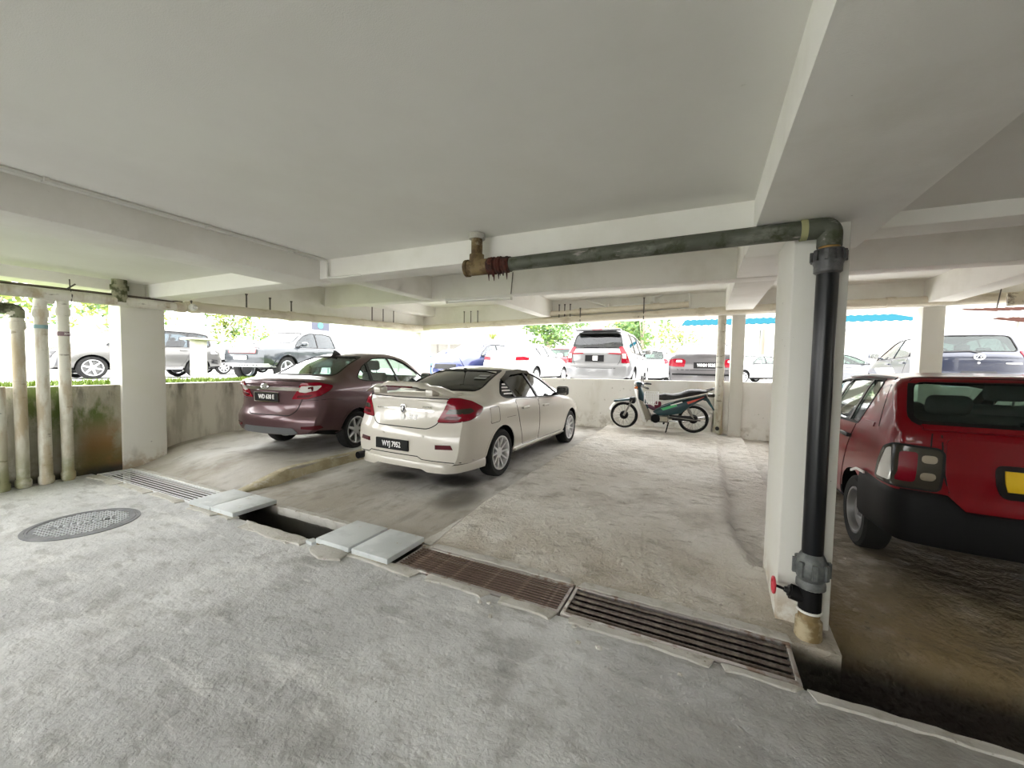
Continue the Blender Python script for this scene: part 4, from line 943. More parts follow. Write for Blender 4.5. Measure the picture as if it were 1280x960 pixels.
def bumper(H, nm, prof, zr, xs, m, lift=None):
    """a shell that follows the body outline round the rear: prof = (z, outward offset)"""
    B = H['B']; P = []
    for x in np.arange(xs, .16, -.05): P.append(B.bvh.ray_cast(Vector((x, -3, zr)), Vector((0, 1, 0)))[0])
    for a in np.linspace(-78, -40, 6): d = Vector((math.cos(math.radians(a)), -math.sin(math.radians(a)), 0)); h = B.bvh.ray_cast(Vector((.35, -(B.hw(.3) - .35), zr)) - d * 3, d)[0]; P.append(h)
    w = abs(P[-1].y)
    for y in np.linspace(-w + .06, -.04, 9): P.append(B.bvh.ray_cast(Vector((-3, y, zr)), Vector((1, 0, 0)))[0])
    P = [p for p in P if p is not None]; P = P + [Vector((p.x, -p.y, p.z)) for p in P[::-1]]; n = len(P); k = len(prof); vs = []
    for i, p in enumerate(P):
        t = (P[min(i + 1, n - 1)] - P[max(i - 1, 0)]).normalized(); o = Vector((t.y, -t.x, 0))
        if o.x > 0 and abs(t.y) > .3 or o.dot(Vector((-.3, p.y, 0))) < 0: o = -o
        lf, tf = lift(p.y) if lift else (0, 0); vs += [(p.x + o.x * b, p.y + o.y * b, z + lf * (z < zr - .02) + tf * (z > zr + .1)) for z, b in prof]
    fs = [tuple(range(k)), tuple((n - 1) * k + j for j in range(k - 1, -1, -1))]
    for i in range(n - 1):
        for j in range(k): fs.append((i * k + j, i * k + (j + 1) % k, (i + 1) * k + (j + 1) % k, (i + 1) * k + j))
    g = G(); g.add(vs, fs); return g.build(nm, m, H['t'], 45)
# ------------------------------------------------------------------ the three cars inside
p_white = paint('pearl_white_paint', (.58, .55, .49), 0, .28)
p_maroon = paint('purple_brown_paint', (.092, .048, .054), .45, .32, .5, .3)
p_red = paint('red_paint', (.17, .0012, .0055), 0, .32, .45, .15)
def sym(h): return [(-y, z) for y, z in h][::-1] + list(h)          # half outline (y>0) mirrored into a whole one
SEDAN_A = dict(L=4.42, R=.305, tw=.2, axles=(.95, 3.55), rim='ten', cab=(.80, 3.22), seat_x=2.35, dash=3.02, parcel=(.82, 1.2, 1.04),
    top=[(0, 1.00), (.06, 1.055), (.3, 1.085), (.60, 1.088), (.74, 1.13), (1.1, 1.27), (1.45, 1.365), (1.85, 1.402), (2.2, 1.395), (2.55, 1.335), (3.0, 1.14), (3.35, .98), (3.9, .88), (4.25, .77), (4.42, .66)],
    belt=[(0, .90), (.5, .955), (1.2, .96), (2.2, .925), (3.3, .875), (3.9, .77), (4.42, .60)], bot=[(0, .235), (.6, .2), (1, .19), (3.4, .19), (4.42, .22)],
    hw=[(0, .77), (.1, .815), (.35, .846), (.9, .862), (2, .865), (3.4, .86), (4.0, .83), (4.3, .76), (4.42, .68)], roofw=[(0, .67), (.6, .67), (.75, .645), (1.4, .565), (2, .56), (2.5, .575), (3.35, .68), (4.42, .6)],
    rear=[(.2, .04), (.34, .0), (.55, .0), (.66, .02), (.75, .06), (.95, .085), (1.06, .06)], front=[(.2, .05), (.4, 0), (.6, .03), (.9, .1)], kr=.17, crease=(.13, .008),
    side_windows=[rounded([(1.03, 1.03), (1.16, 1.0), (1.9, .965), (3.0, .935), (2.83, 1.04), (2.50, 1.215), (2.27, 1.285), (1.95, 1.31), (1.55, 1.285), (1.24, 1.19)], .05)],
    pillars=[[(2.09, .955), (2.0, 1.32)], [(1.37, .985), (1.30, 1.235)]], pillar_w=.045,
    rear_window=rounded([(-.60, 1.105), (.60, 1.105), (.50, 1.33), (-.50, 1.33)], .05), windscreen=rounded([(-.66, 1.0), (.66, 1.0), (.52, 1.31), (-.52, 1.31)], .06),
    doors=[('rear_door', rounded([(1.33, .955), (2.065, .928), (2.065, .32), (1.56, .32), (1.42, .62)], .04), (1.58, .835)), ('front_door', rounded([(2.085, .927), (3.06, .90), (3.12, .7), (3.08, .32), (2.085, .32)], .04), (2.30, .815))], mirror=(2.80, 1.0))
def side_prism(H, nm, poly, y0, y1, m, both=True, axis='y', smooth=30):
    for sg in ((-1, 1) if both else (1,)):
        g = G(); g.prism(poly, *sorted((sg * y0, sg * y1)), axis); g.build(nm, m, H['t'], smooth)
# ---- white sedan
S = dict(SEDAN_A); S.update(glass=glass_tint, rear_glass=glassmat('black_film_glass', (.11, .125, .13)), mirror_mat=blk, seat_z=0, rim_mat=plain('white_alloy', (.72, .72, .73), .35, .3), lip_mat=p_white)
H = vehicle('sedan', 'white sedan with dark rear glass and boot spoiler in the middle bay', 'car', S, (-3.175, 3.585, .028), 88, p_white); t = H['t']
lid = rounded([(-.62, 1.02), (.62, 1.02), (.55, .86), (.47, .735), (.38, .69), (-.38, .69), (-.47, .735), (-.55, .86)], .05)
bl = lay(H, 'boot_lid', lid, 'B', p_white, .005, .006); lay(H, 'seam', offpoly(lid, .011), 'B', seal, .0015, .004, hole=lid)
for sd in (1, -1):
    F = (sd, math.radians(40), 'B'); pl = [(.425, .765), (.50, .90), (.555, 1.03), (.68, 1.03), (.82, .995), (.965, .92), (.92, .86), (.80, .80), (.6, .77)]
    lo_ = lay(H, 'tail_lamp', rounded(pl, .03), F, lamp_red, .014, .02, .04); lay(H, 'seam', offpoly(rounded(pl, .03), .007), F, seal, .004, .006, .05, hole=rounded(pl, .03))
    lay(H, 'lamp_band', rounded([(.52, .86), (.56, .915), (.80, .925), (.84, .89), (.78, .865)], .015), F, lamp_smoke, .017, .004, .05, lo_)
    lay(H, 'lamp_band', rounded([(.50, .80), (.53, .835), (.70, .835), (.66, .80)], .015), F, lamp_dk, .017, .004, .05, lo_)
    q = [(sd * .50, .47), (sd * .70, .475), (sd * .675, .525), (sd * .5, .52)]
    lay(H, 'reflector', q, 'B', lamp_dk, .006, .01, .05)
lay(H, 'chrome_strip', [(-.43, .875), (-.1, .878), (.1, .878), (.43, .875), (.43, .893), (.1, .902), (-.1, .902), (-.43, .893)], 'B', chrome, .016, .014, .06)
p, n = at_body(H, 'B', 0, .89); M = basis((0, -1, 0), (n.x * -n.z, 0, 1), p + Vector((-.016, 0, 0)))
g = G(); g.prism([(-.042, .02), (-.03, .05), (.03, .05), (.042, .02), (.03, -.03), (0, -.055), (-.03, -.03)], 0, .006, 'z', M); e = g.build('badge', chrome, t, 0)
g = G(); g.prism([(-.032, .018), (-.024, .04), (.024, .04), (.032, .018), (.024, -.024), (0, -.044), (-.024, -.024)], .005, .009, 'z', M); g.build('badge_field', blk, e, 0)
g = G(); g.prism([(-.014, -.02), (-.022, .01), (-.008, .03), (.012, .026), (.02, .008), (.006, .008), (.012, -.006), (.002, -.026)], .008, .012, 'z', M); g.build('badge_beast', chrome, e, 0)
def on_rear(H, y, z, txt, size, m, nm='lettering', off=.008, sx=.9, wt=.001):
    p, n = at_body(H, 'B', y, z); n.y = 0; n.normalize(); return letters(txt, size, basis((0, -1, 0), n.cross(Vector((0, -1, 0))), p + n * off), m, H['t'], nm, sx, wt)
on_rear(H, -.33, .925, 'PERSONA', .03, chrome, 'model_lettering', sx=1.2)
decal = plain('white_decal', (.85, .85, .84), .5)
on_rear(H, -.15, .80, 'R3', .085, decal, 'decal_lettering', .006, 1.5)
p, n = at_body(H, 'B', 0, .80); g = G(); g.lathe([(.034, 0), (.034, .004), (.001, .004)], 20, M=basis((0, -1, 0), (0, 0, 1), p - Vector((.012, 0, 0))) @ Matrix.Rotation(math.pi, 4, 'X') @ Matrix.Rotation(math.pi, 4, 'Y')); g.build('round_decal', decal, t)
plate(H, .10, .475, 'WYJ 7952', .50, .125, size=.088, off=.018)
seam(H, [(-.80, .325), (-.5, .335), (-.33, .34), (-.27, .37), (.47, .37), (.52, .34), (.80, .325)], 'B', .010)
lip = [(-.815, .225), (-.815, .31), (-.42, .315), (.42, .315), (.815, .31), (.815, .225), (.45, .20), (.32, .235), (-.32, .235), (-.45, .20)]
bumper(H, 'bumper_lip', [(.20, -.03), (.205, .02), (.24, .03), (.29, .03), (.31, .022), (.322, -.01)], .28, .60, p_white, lambda a: (.03 * (abs(a) < .36), 0))
for sd in 'LR': lay(H, 'side_skirt', [(1.33, .185), (3.2, .185), (3.16, .30), (1.36, .285)], sd, p_white, .032, .04, .1); seam(H, [(1.3, .75), (1.05, .75)], sd, .004)
g = G(); g.tube([(.18, .64, .285), (.0, .64, .28), (-.03, .64, .28)], .045, 16); ex = g.build('exhaust_tip', blk, t, 50)
g = G(); g.lathe([(.04, -.032), (.036, .0), (.001, .0)], 16, 'x', Matrix.Translation((0, .64, .28))); g.build('exhaust_bore', under, ex)
# boot spoiler: one wing lofted across the lid
g = G(); vs = []; N = 30; prof = [(.0, .0), (.02, .022), (.08, .034), (.16, .03), (.22, .015), (.16, .008), (.06, -.002)]
for i in range(N + 1):
    y = -.665 + 1.33 * i / N; q = abs(y) / .665; zz = 1.122 + .022 * (1 - q ** 2) + (.012 if q < .42 else 0) - .062 * sstep((q - .62) / .38); x0 = -.005 + .12 * q ** 3.2; thk = 1 + .5 * (q < .42)
    vs += [(x0 + a, y, zz + b * thk) for a, b in prof]
k = len(prof); fs = [tuple(range(k)), tuple(N * k + j for j in range(k - 1, -1, -1))]
for i in range(N):
    for j in range(k): fs.append((i * k + j, i * k + (j + 1) % k, (i + 1) * k + (j + 1) % k, (i + 1) * k + j))
g.add(vs, fs); sp = g.build('boot_spoiler', p_white, t, 40)
for s in (-.40, .40): g = G(); g.rbox(.04, .17, s - .05, s + .05, 1.06, 1.13, .01); g.build('spoiler_foot', p_white, sp)
g = G(); g.rbox(-.012, .02, -.2, .2, 1.142, 1.16, .004, 1); g.build('brake_lamp', lamp_dk, sp)
g = G(); g.lathe([(.028, 0), (.024, .03), (.001, .045)], 12, M=Matrix.Translation((1.33, 0, 1.33))); g.tube([(1.33, 0, 1.36), (1.17, 0, 1.52)], [.006, .003], 6); g.build('aerial', blk, t, 40)
for i, wd in enumerate((.13, .15)):
    lay(H, 'glass_sticker', [(-.42 - wd / 2, 1.262 - i * .03), (-.42 + wd / 2, 1.262 - i * .03), (-.42 + wd / 2, 1.28 - i * .03), (-.42 - wd / 2, 1.28 - i * .03)], 'B', plain('faded_sticker', (.35, .36, .36), .6) if i == 0 else MATS['faded_sticker'], .004, .003, .05)
for j, (a, b) in enumerate(((1.11, 1.07), (1.12, 1.11), (1.16, 1.15), (1.22, 1.19))): lay(H, 'quarter_decal', [(a, b - .035), (1.36 - j * .012, b - .04), (1.355 - j * .012, b - .02), (a + .02, b - .018)], 'R', decal, .003, .003, .06)
for sd in 'RL': lay(H, 'fuel_flap' if sd == 'R' else 'quarter_panel_cover', rounded([(.66, .72), (.86, .73), (.86, .9), (.66, .9)], .03), sd, p_white, .003, .005) if sd == 'R' else None
seam(H, rounded([(.652, .712), (.868, .722), (.868, .908), (.652, .908)], .03), 'R', .006)
for sd in 'LR':   # rain guards above the side windows
    lay(H, 'rain_guard', strip_poly([(1.26, 1.20), (1.55, 1.30), (1.9, 1.325), (2.2, 1.305)], .05), sd, glassmat('smoke_plastic', (.12, .12, .12)) if 'smoke_plastic' not in MATS else MATS['smoke_plastic'], .022, .012, .08)
for y in (-.34, .25): p, n = at_body(H, 'B', y, .60); g = G(); g.lathe([(.012, 0), (.012, .004), (.001, .005)], 10, 'x', Matrix.Translation(p - Vector((.004, 0, 0)))); g.build('parking_sensor', p_white, t)
# ---- maroon sedan
S = dict(SEDAN_A); S.update(L=4.17, R=.288, tw=.175, axles=(.90, 3.355), rim='seven', cab=(.72, 3.1), seat_x=2.2, dash=2.9, parcel=(.74, 1.1, 1.075), seat_z=.05, seat_gap=.78,
    top=[(0, 1.02), (.05, 1.075), (.25, 1.105), (.5, 1.108), (.64, 1.15), (1.0, 1.325), (1.3, 1.43), (1.7, 1.495), (2.05, 1.505), (2.42, 1.45), (2.85, 1.26), (3.25, 1.04), (3.5, .98), (3.9, .90), (4.1, .79), (4.17, .70)],
    belt=[(0, .93), (.5, .995), (1.3, .985), (2.5, .945), (3.2, .915), (3.7, .83), (4.17, .64)], bot=[(0, .30), (.35, .27), (.8, .2), (3.4, .19), (4.17, .22)],
    hw=[(0, .73), (.1, .775), (.35, .80), (.9, .81), (2, .812), (3.3, .808), (3.8, .78), (4.1, .70), (4.17, .64)], roofw=[(0, .62), (.5, .63), (.65, .605), (1.3, .545), (2, .54), (2.4, .555), (3.2, .65), (4.17, .55)],
    rear=[(.2, .10), (.3, .03), (.42, .0), (.54, .0), (.6, .05), (.7, .085), (.92, .075), (.98, .04), (1.04, .03), (1.1, .05)], kr=.20, crease=(.10, .009),
    side_windows=[rounded([(.98, 1.075), (1.12, 1.04), (2.0, .995), (3.0, .965), (2.78, 1.12), (2.45, 1.30), (2.2, 1.38), (1.85, 1.405), (1.5, 1.375), (1.2, 1.25)], .05)],
    pillars=[[(2.0, .985), (1.90, 1.415)], [(1.28, 1.02), (1.33, 1.315)]], pillar_w=.055, glass=glass_clear, rear_glass=glass_green,
    rear_window=rounded([(-.565, 1.13), (.565, 1.13), (.475, 1.40), (-.475, 1.40)], .05), windscreen=rounded([(-.62, 1.07), (.62, 1.07), (.5, 1.40), (-.5, 1.40)], .06),
    doors=[('rear_door', rounded([(1.24, .985), (1.965, .955), (1.965, .32), (1.48, .32), (1.34, .6)], .04), (1.46, .895)), ('front_door', rounded([(1.985, .955), (2.98, .925), (3.0, .7), (2.93, .32), (1.985, .32)], .04), (2.18, .875))],
    mirror=(2.72, 1.05), handle_mat=chrome, rim_mat=alloy, surround=.014)
H = vehicle('sedan', 'purple brown sedan with chrome boot strip on the raised left bay', 'car', S, (-5.47, 3.50, .128), 97, p_maroon); t = H['t']
lid = rounded([(-.575, 1.04), (.575, 1.04), (.50, .80), (.42, .62), (.36, .575), (-.36, .575), (-.42, .62), (-.50, .80)], .05)
lay(H, 'boot_lid', lid, 'B', p_maroon, .005, .006); lay(H, 'seam', offpoly(lid, .011), 'B', seal, .0015, .004, hole=lid)
for sd in (1, -1):
    F = (sd, math.radians(40), 'B'); pl = rounded([(.335, .795), (.42, .93), (.46, 1.02), (.66, 1.03), (.855, .985), (.83, .93), (.72, .86), (.55, .805)], .025)
    o = lay(H, 'tail_lamp', pl, F, lamp_red, .014, .02, .04); lay(H, 'seam', offpoly(pl, .007), F, seal, .004, .006, .05, hole=pl)
    lay(H, 'clear_band', rounded([(.43, .90), (.465, .985), (.72, .985), (.66, .925), (.52, .89)], .02), F, lamp_clr, .018, .005, .05, o)
    lay(H, 'lamp_bulb_housing', rounded([(.55, .91), (.55, .975), (.62, .975), (.62, .92)], .02), F, lamp_dk, .02, .004, .05, o)
    lay(H, 'lamp_band', rounded([(.40, .815), (.42, .85), (.62, .865), (.56, .825)], .015), F, lamp_dk, .018, .005, .05, o)
    lay(H, 'reflector', rounded([(.46, .395), (.46, .43), (.70, .445), (.74, .41), (.66, .385)], .01), F, lamp_dk, .008, .012, .05)
lay(H, 'chrome_strip', [(-.50, .915), (.50, .915), (.52, .965), (-.52, .965)], 'B', chrome, .016, .016, .06)
g = G(); p, n = at_body(H, 'B', .05, .965); M = basis((0, -1, 0), (0, 0, 1), p + Vector((-.022, 0, 0))); g.lathe([(.001, 0), (.075, 0), (.075, .012), (.06, .02), (.05, .016), (.001, .016)], 24, M=M @ Matrix.Diagonal((1, .55, 1, 1))); e = g.build('badge', chrome, t, 30)
g = G(); g.tube([M @ Vector(v) for v in ((-.03, -.02, .022), (-.01, .022, .024), (.012, -.016, .024), (.034, .016, .022))], .006, 6); g.build('badge_stroke', chrome, e)
plate(H, .07, .815, 'WD 630 E', .43, .115, size=.086, frame=chrome, off=.02)
lay(H, 'plate_recess_trim', rounded([(-.38, .72), (.50, .72), (.50, .905), (-.38, .905)], .03), 'B', p_maroon, .0075, .004, .06)
lay(H, 'bumper_insert', rounded([(-.50, .335), (-.44, .405), (.44, .405), (.50, .335), (.40, .31), (-.40, .31)], .02), 'B', plain('grey_insert', (.10, .105, .11), .5), .010, .014, .06)
for sd in (1, -1): seam(H, [(.30, .80), (.42, .775), (.75, .80), (.95, .78)], (sd, math.radians(50), 'B'), .006)
g = G(); g.add([(1.42, -.018, 1.45), (1.42, .018, 1.45), (1.26, 0, 1.49), (1.255, 0, 1.515), (1.30, -.006, 1.512), (1.30, .006, 1.512), (1.2, -.014, 1.40), (1.2, .014, 1.40)], [(0, 6, 7, 1), (0, 4, 2, 6), (1, 7, 2, 5), (4, 3, 2), (5, 2, 3), (0, 1, 5, 4), (4, 5, 3), (6, 2, 7)]); g.build('shark_fin_aerial', blk, t, 0)
lay(H, 'brake_lamp', rounded([(-.12, 1.15), (.12, 1.15), (.11, 1.17), (-.11, 1.17)], .005), 'B', lamp_dk, -.02, .006, .05)
# ---- red hatchback
S = dict(L=4.0, R=.278, tw=.17, axles=(.80, 3.18), rim='steel', rim_mat=alloy_dk, tyre=tyre_dusty, cab=(.22, 2.86), seat_x=1.95, dash=2.66, parcel=(.28, .72, .97), rwdepth=.5, clad=.42, gap=.045, seat_z=.02,
    top=[(0, .97), (.03, 1.02), (.07, 1.05), (.17, 1.19), (.28, 1.34), (.38, 1.366), (.7, 1.375), (1.2, 1.385), (1.75, 1.375), (2.05, 1.34), (2.45, 1.17), (2.85, .97), (3.4, .88), (3.8, .80), (4.0, .70)],
    belt=[(0, .90), (.4, .955), (1.2, .94), (2.4, .905), (2.9, .86), (3.4, .80), (4.0, .62)], bot=[(0, .36), (.25, .33), (.8, .2), (3.2, .2), (4, .26)],
    hw=[(0, .775), (.06, .80), (.25, .815), (.8, .82), (2, .822), (3.2, .815), (3.7, .78), (4, .70)], roofw=[(0, .765), (.1, .76), (.3, .725), (.7, .665), (1.2, .635), (2, .61), (2.85, .66), (4, .6)],
    rear=[(.3, .03), (.4, .0), (.64, .0), (.70, .03), (.74, .06), (.95, .075), (1.04, .06), (1.4, .08)], front=[(.2, .05), (.4, 0), (.7, .05), (.9, .1)], kr=.10, crease=(.09, .006), crown=[(0, .012), (.4, .016), (2, .03), (4, .04)],
    side_windows=[rounded([(.83, .985), (1.9, .955), (2.62, .93), (2.45, 1.06), (2.1, 1.235), (1.9, 1.285), (1.4, 1.315), (.76, 1.315), (.72, 1.28)], .03)], pillars=[[(1.66, .965), (1.6, 1.32)], [(1.05, .98), (1.0, 1.32)]], pillar_w=.04,
    rear_window=rounded([(-.69, 1.075), (.69, 1.075), (.655, 1.318), (-.655, 1.318)], .05), rw_sur=.03, windscreen=rounded([(-.62, .99), (.62, .99), (.52, 1.30), (-.52, 1.30)], .05), glass=glass_clear, rear_glass=glass_green, inset=.02,
    doors=[('rear_door', rounded([(.86, .965), (1.64, .945), (1.64, .30), (1.2, .30), (1.08, .5), (.98, .75)], .03), (1.0, .86)), ('front_door', rounded([(1.66, .945), (2.6, .915), (2.68, .7), (2.66, .3), (1.66, .3)], .03), (1.8, .85))], mirror=(2.35, 1.0), mirror_mat=blk, handle_mat=blk, lip=False)
H = vehicle('hatchback', 'red hatchback with black bumper and yellow plate sticker', 'car', S, (1.905, 3.24, .07), 90, p_red); t = H['t']
bump = [(-.83, .33), (.83, .33), (.83, .70), (.66, .70), (.64, .645), (-.64, .645), (-.66, .70), (-.83, .70)]
bumper(H, 'rear_bumper', [(.32, -.02), (.325, .02), (.36, .034), (.50, .04), (.60, .036), (.635, .03), (.65, .018), (.65, -.03)], .46, .58, blk_matte, lambda a: (0, -.085 * (1 - sstep((abs(a) - .5) / .08))))
for sd in (1, -1): lay(H, 'bumper_trim', strip_poly([(.82, .655), (.95, .65), (1.05, .61)], .016), (sd, math.radians(58), 'B'), plain('white_trim', (.8, .8, .8), .4) if 'white_trim' not in MATS else MATS['white_trim'], .036, .01, .06)
for sd in (1, -1):
    F = (sd, math.radians(30), 'B'); pl = rounded([(.55, .665), (.55, .885), (.57, .905), (.76, .915), (.82, .88), (.85, .78), (.865, .665)], .025)
    o = lay(H, 'tail_lamp', pl, F, lamp_smoke, .018, .025, .04); lay(H, 'lamp_seal', offpoly(pl, .012), F, seal, .008, .012, .05, hole=pl)
    lay(H, 'clear_edge', rounded([(.755, .685), (.77, .895), (.795, .88), (.825, .78), (.845, .685)], .01), F, lamp_clr, .021, .004, .04, o)
    lay(H, 'red_section', rounded([(.652, .69), (.652, .88), (.735, .88), (.735, .69)], .02), F, lamp_red, .021, .004, .04, o)
    for z_ in (.735, .845): lay(H, 'bulb_reflector', rounded([(.57, z_ - .028), (.57, z_ + .022), (.635, z_ + .022), (.635, z_ - .028)], .025), F, lamp_warm, .021, .004, .04, o)
    seam(H, [(.60, .92), (.60, 1.0), (.60, 1.04)], F, .007)
lay(H, 'hatch_panel', rounded([(-.56, .58), (.56, .58), (.56, .98), (-.56, .98)], .03), 'B', p_red, .006, .008, .06)
lay(H, 'hatch_lip', strip_poly([(-.66, 1.035), (.66, 1.035)], .03), 'B', p_red, .02, .02, .06)
pr = lay(H, 'plate_surround', rounded([(-.36, .665), (.36, .665), (.36, .85), (-.36, .85)], .04), 'B', blk, .012, .012, .06)
lay(H, 'smoked_panel', [(-.27, .70), (.23, .70), (.23, .815), (-.27, .815)], 'B', lamp_smoke, .018, .008, .06, pr)
lay(H, 'yellow_sticker', [(.255, .70), (.325, .70), (.325, .82), (.255, .82)], 'B', yellow_m, .024, .010, .03, pr)
lay(H, 'yellow_strip', [(-.27, .67), (.225, .67), (.225, .692), (-.27, .692)], 'B', yellow_m, .022, .008, .03, pr)
on_rear(H, .03, .755, 'U', .11, chrome, 'panel_mark', .024, 1.1)
seam(H, [(.56, .66), (.58, 1.0)], 'B', .007); seam(H, [(-.56, .66), (-.58, 1.0)], 'B', .007)
lay(H, 'rear_wiper', strip_poly([(-.30, 1.085), (.05, 1.10), (.22, 1.10)], .022), 'B', blk, .028, .016, .06)
for sd in 'LR': lay(H, 'black_cladding', [(1.12, .2), (2.84, .2), (2.84, .31), (1.12, .31)], sd, blk_matte, .012, .02, .1); seam(H, [(.42, 1.0), (.50, 1.34)], sd, .008); lay(H, 'roof_gutter', strip_poly([(.55, 1.335), (1.2, 1.348), (1.9, 1.33)], .012), sd, blk, .006, .01, .1)
lay(H, 'c_pillar_vent', strip_poly([(.50, 1.0), (.72, 1.0)], .03), 'L', p_red, .008, .01, .06)
# ------------------------------------------------------------------ vehicles outside
def scaled(S, sx, sy, sz, **k):
    D = dict(S); D['L'] = S['L'] * sx
    for q in ('top', 'belt', 'bot', 'crown'):
        if q in S: D[q] = [(a * sx, b * sz) for a, b in S[q]]
    for q in ('hw', 'roofw'): D[q] = [(a * sx, b * sy) for a, b in S[q]]
    for q in ('rear', 'front'): D[q] = [(a * sz, b) for a, b in S[q]]
    D['axles'] = tuple(a * sx for a in S['axles']); D['cab'] = tuple(a * sx for a in S['cab']); D['seat_x'] = S['seat_x'] * sx; D['dash'] = S['dash'] * sx
    D['side_windows'] = [[(a * sx, b * sz) for a, b in P] for P in S['side_windows']]; D['pillars'] = [[(a * sx, b * sz) for a, b in P] for P in S.get('pillars', ())]
    for q in ('rear_window', 'windscreen'):
        if q in S: D[q] = [(a * sy, b * sz) for a, b in S[q]]
    D['doors'] = [(n, [(a * sx, b * sz) for a, b in P], hx and (hx[0] * sx, hx[1] * sz)) for n, P, hx in S.get('doors', ())]
    if 'mirror' in S: D['mirror'] = (S['mirror'][0] * sx, S['mirror'][1] * sz)
    if 'parcel' in S: D['parcel'] = (S['parcel'][0] * sx, S['parcel'][1] * sx, S['parcel'][2] * sz)
    D.update(fine=0, res=.11, show_doors=True); D.update(k); return D
HATCH = dict(L=3.7, R=.29, tw=.18, axles=(.62, 3.06), rim='five', cab=(.25, 2.92), seat_x=1.95, dash=2.72, parcel=(.3, .7, .99), rwdepth=.6,
    top=[(0, 1.0), (.04, 1.05), (.10, 1.1), (.26, 1.32), (.36, 1.46), (.5, 1.51), (.9, 1.54), (1.5, 1.55), (2.0, 1.5), (2.45, 1.3), (2.9, 1.05), (3.3, .95), (3.6, .82), (3.7, .72)],
    belt=[(0, .92), (.4, 1.0), (1.3, .97), (2.6, .93), (3.1, .84), (3.7, .64)], bot=[(0, .30), (.3, .26), (.6, .2), (3.1, .2), (3.7, .24)],
    hw=[(0, .76), (.08, .80), (.3, .825), (.9, .832), (2.8, .83), (3.3, .79), (3.6, .72), (3.7, .66)], roofw=[(0, .70), (.1, .68), (.36, .62), (.8, .58), (2, .575), (2.9, .68), (3.7, .58)],
    rear=[(.2, .06), (.35, .0), (.6, .0), (.68, .04), (.95, .07), (1.1, .06), (1.6, .08)], front=[(.2, .05), (.4, 0), (.7, .05), (.9, .1)], kr=.16, crease=(.1, .008),
    side_windows=[rounded([(.55, 1.09), (.7, 1.03), (1.6, .995), (2.72, .965), (2.5, 1.12), (2.15, 1.32), (1.9, 1.40), (1.4, 1.43), (.8, 1.40), (.62, 1.3)], .05)], pillars=[[(1.65, .99), (1.58, 1.43)], [(.86, 1.02), (.84, 1.42)]],
    rear_window=rounded([(-.60, 1.12), (.60, 1.12), (.53, 1.43), (-.53, 1.43)], .08), windscreen=rounded([(-.64, 1.08), (.64, 1.08), (.54, 1.43), (-.54, 1.43)], .06),
    doors=[('rear_door', rounded([(.8, .98), (1.6, .95), (1.6, .32), (1.15, .32), (.98, .6)], .04), (1.0, .88)), ('front_door', rounded([(1.62, .95), (2.7, .92), (2.68, .32), (1.62, .32)], .04), (1.82, .86))], mirror=(2.45, 1.06))
MPV = dict(HATCH); MPV.update(L=4.58, R=.34, tw=.2, axles=(.92, 3.67), rim='six', cab=(.22, 3.65), seat_x=2.6, dash=3.4, seat_gap=.9, parcel=(.26, .5, 1.0), seat_z=.22,
    top=[(0, 1.06), (.03, 1.10), (.08, 1.15), (.20, 1.45), (.30, 1.62), (.42, 1.68), (.9, 1.73), (2.2, 1.74), (2.75, 1.68), (3.15, 1.46), (3.55, 1.2), (3.75, 1.11), (4.2, 1.02), (4.5, .88), (4.58, .76)],
    belt=[(0, .98), (.4, 1.06), (1.5, 1.05), (3.2, 1.0), (3.8, .95), (4.58, .68)], bot=[(0, .36), (.4, .32), (.9, .26), (3.7, .26), (4.58, .3)],
    hw=[(0, .80), (.08, .85), (.3, .875), (.9, .885), (3.5, .88), (4.2, .84), (4.5, .74), (4.58, .68)], roofw=[(0, .74), (.1, .73), (.3, .675), (.8, .64), (2.5, .63), (3.75, .74), (4.58, .6)], rear=[(.25, .06), (.42, .0), (.7, .0), (.8, .04), (1.2, .05), (1.8, .08)],
    side_windows=[rounded([(.5, 1.16), (.6, 1.1), (2.0, 1.075), (3.35, 1.04), (3.1, 1.24), (2.8, 1.45), (2.5, 1.56), (1.8, 1.6), (.9, 1.59), (.55, 1.52)], .06)], pillars=[[(2.2, 1.08), (2.1, 1.6)], [(1.2, 1.09), (1.15, 1.6)]], rear_window=rounded([(-.66, 1.20), (.66, 1.20), (.58, 1.57), (-.58, 1.57)], .1), windscreen=rounded([(-.68, 1.2), (.68, 1.2), (.58, 1.58), (-.58, 1.58)], .06),
    doors=[('rear_door', rounded([(1.1, 1.04), (2.15, 1.03), (2.15, .4), (1.45, .4), (1.3, .6)], .04), (1.35, .96)), ('front_door', rounded([(2.17, 1.03), (3.3, 1.0), (3.25, .4), (2.17, .4)], .04), (2.4, .94))], mirror=(3.05, 1.18))
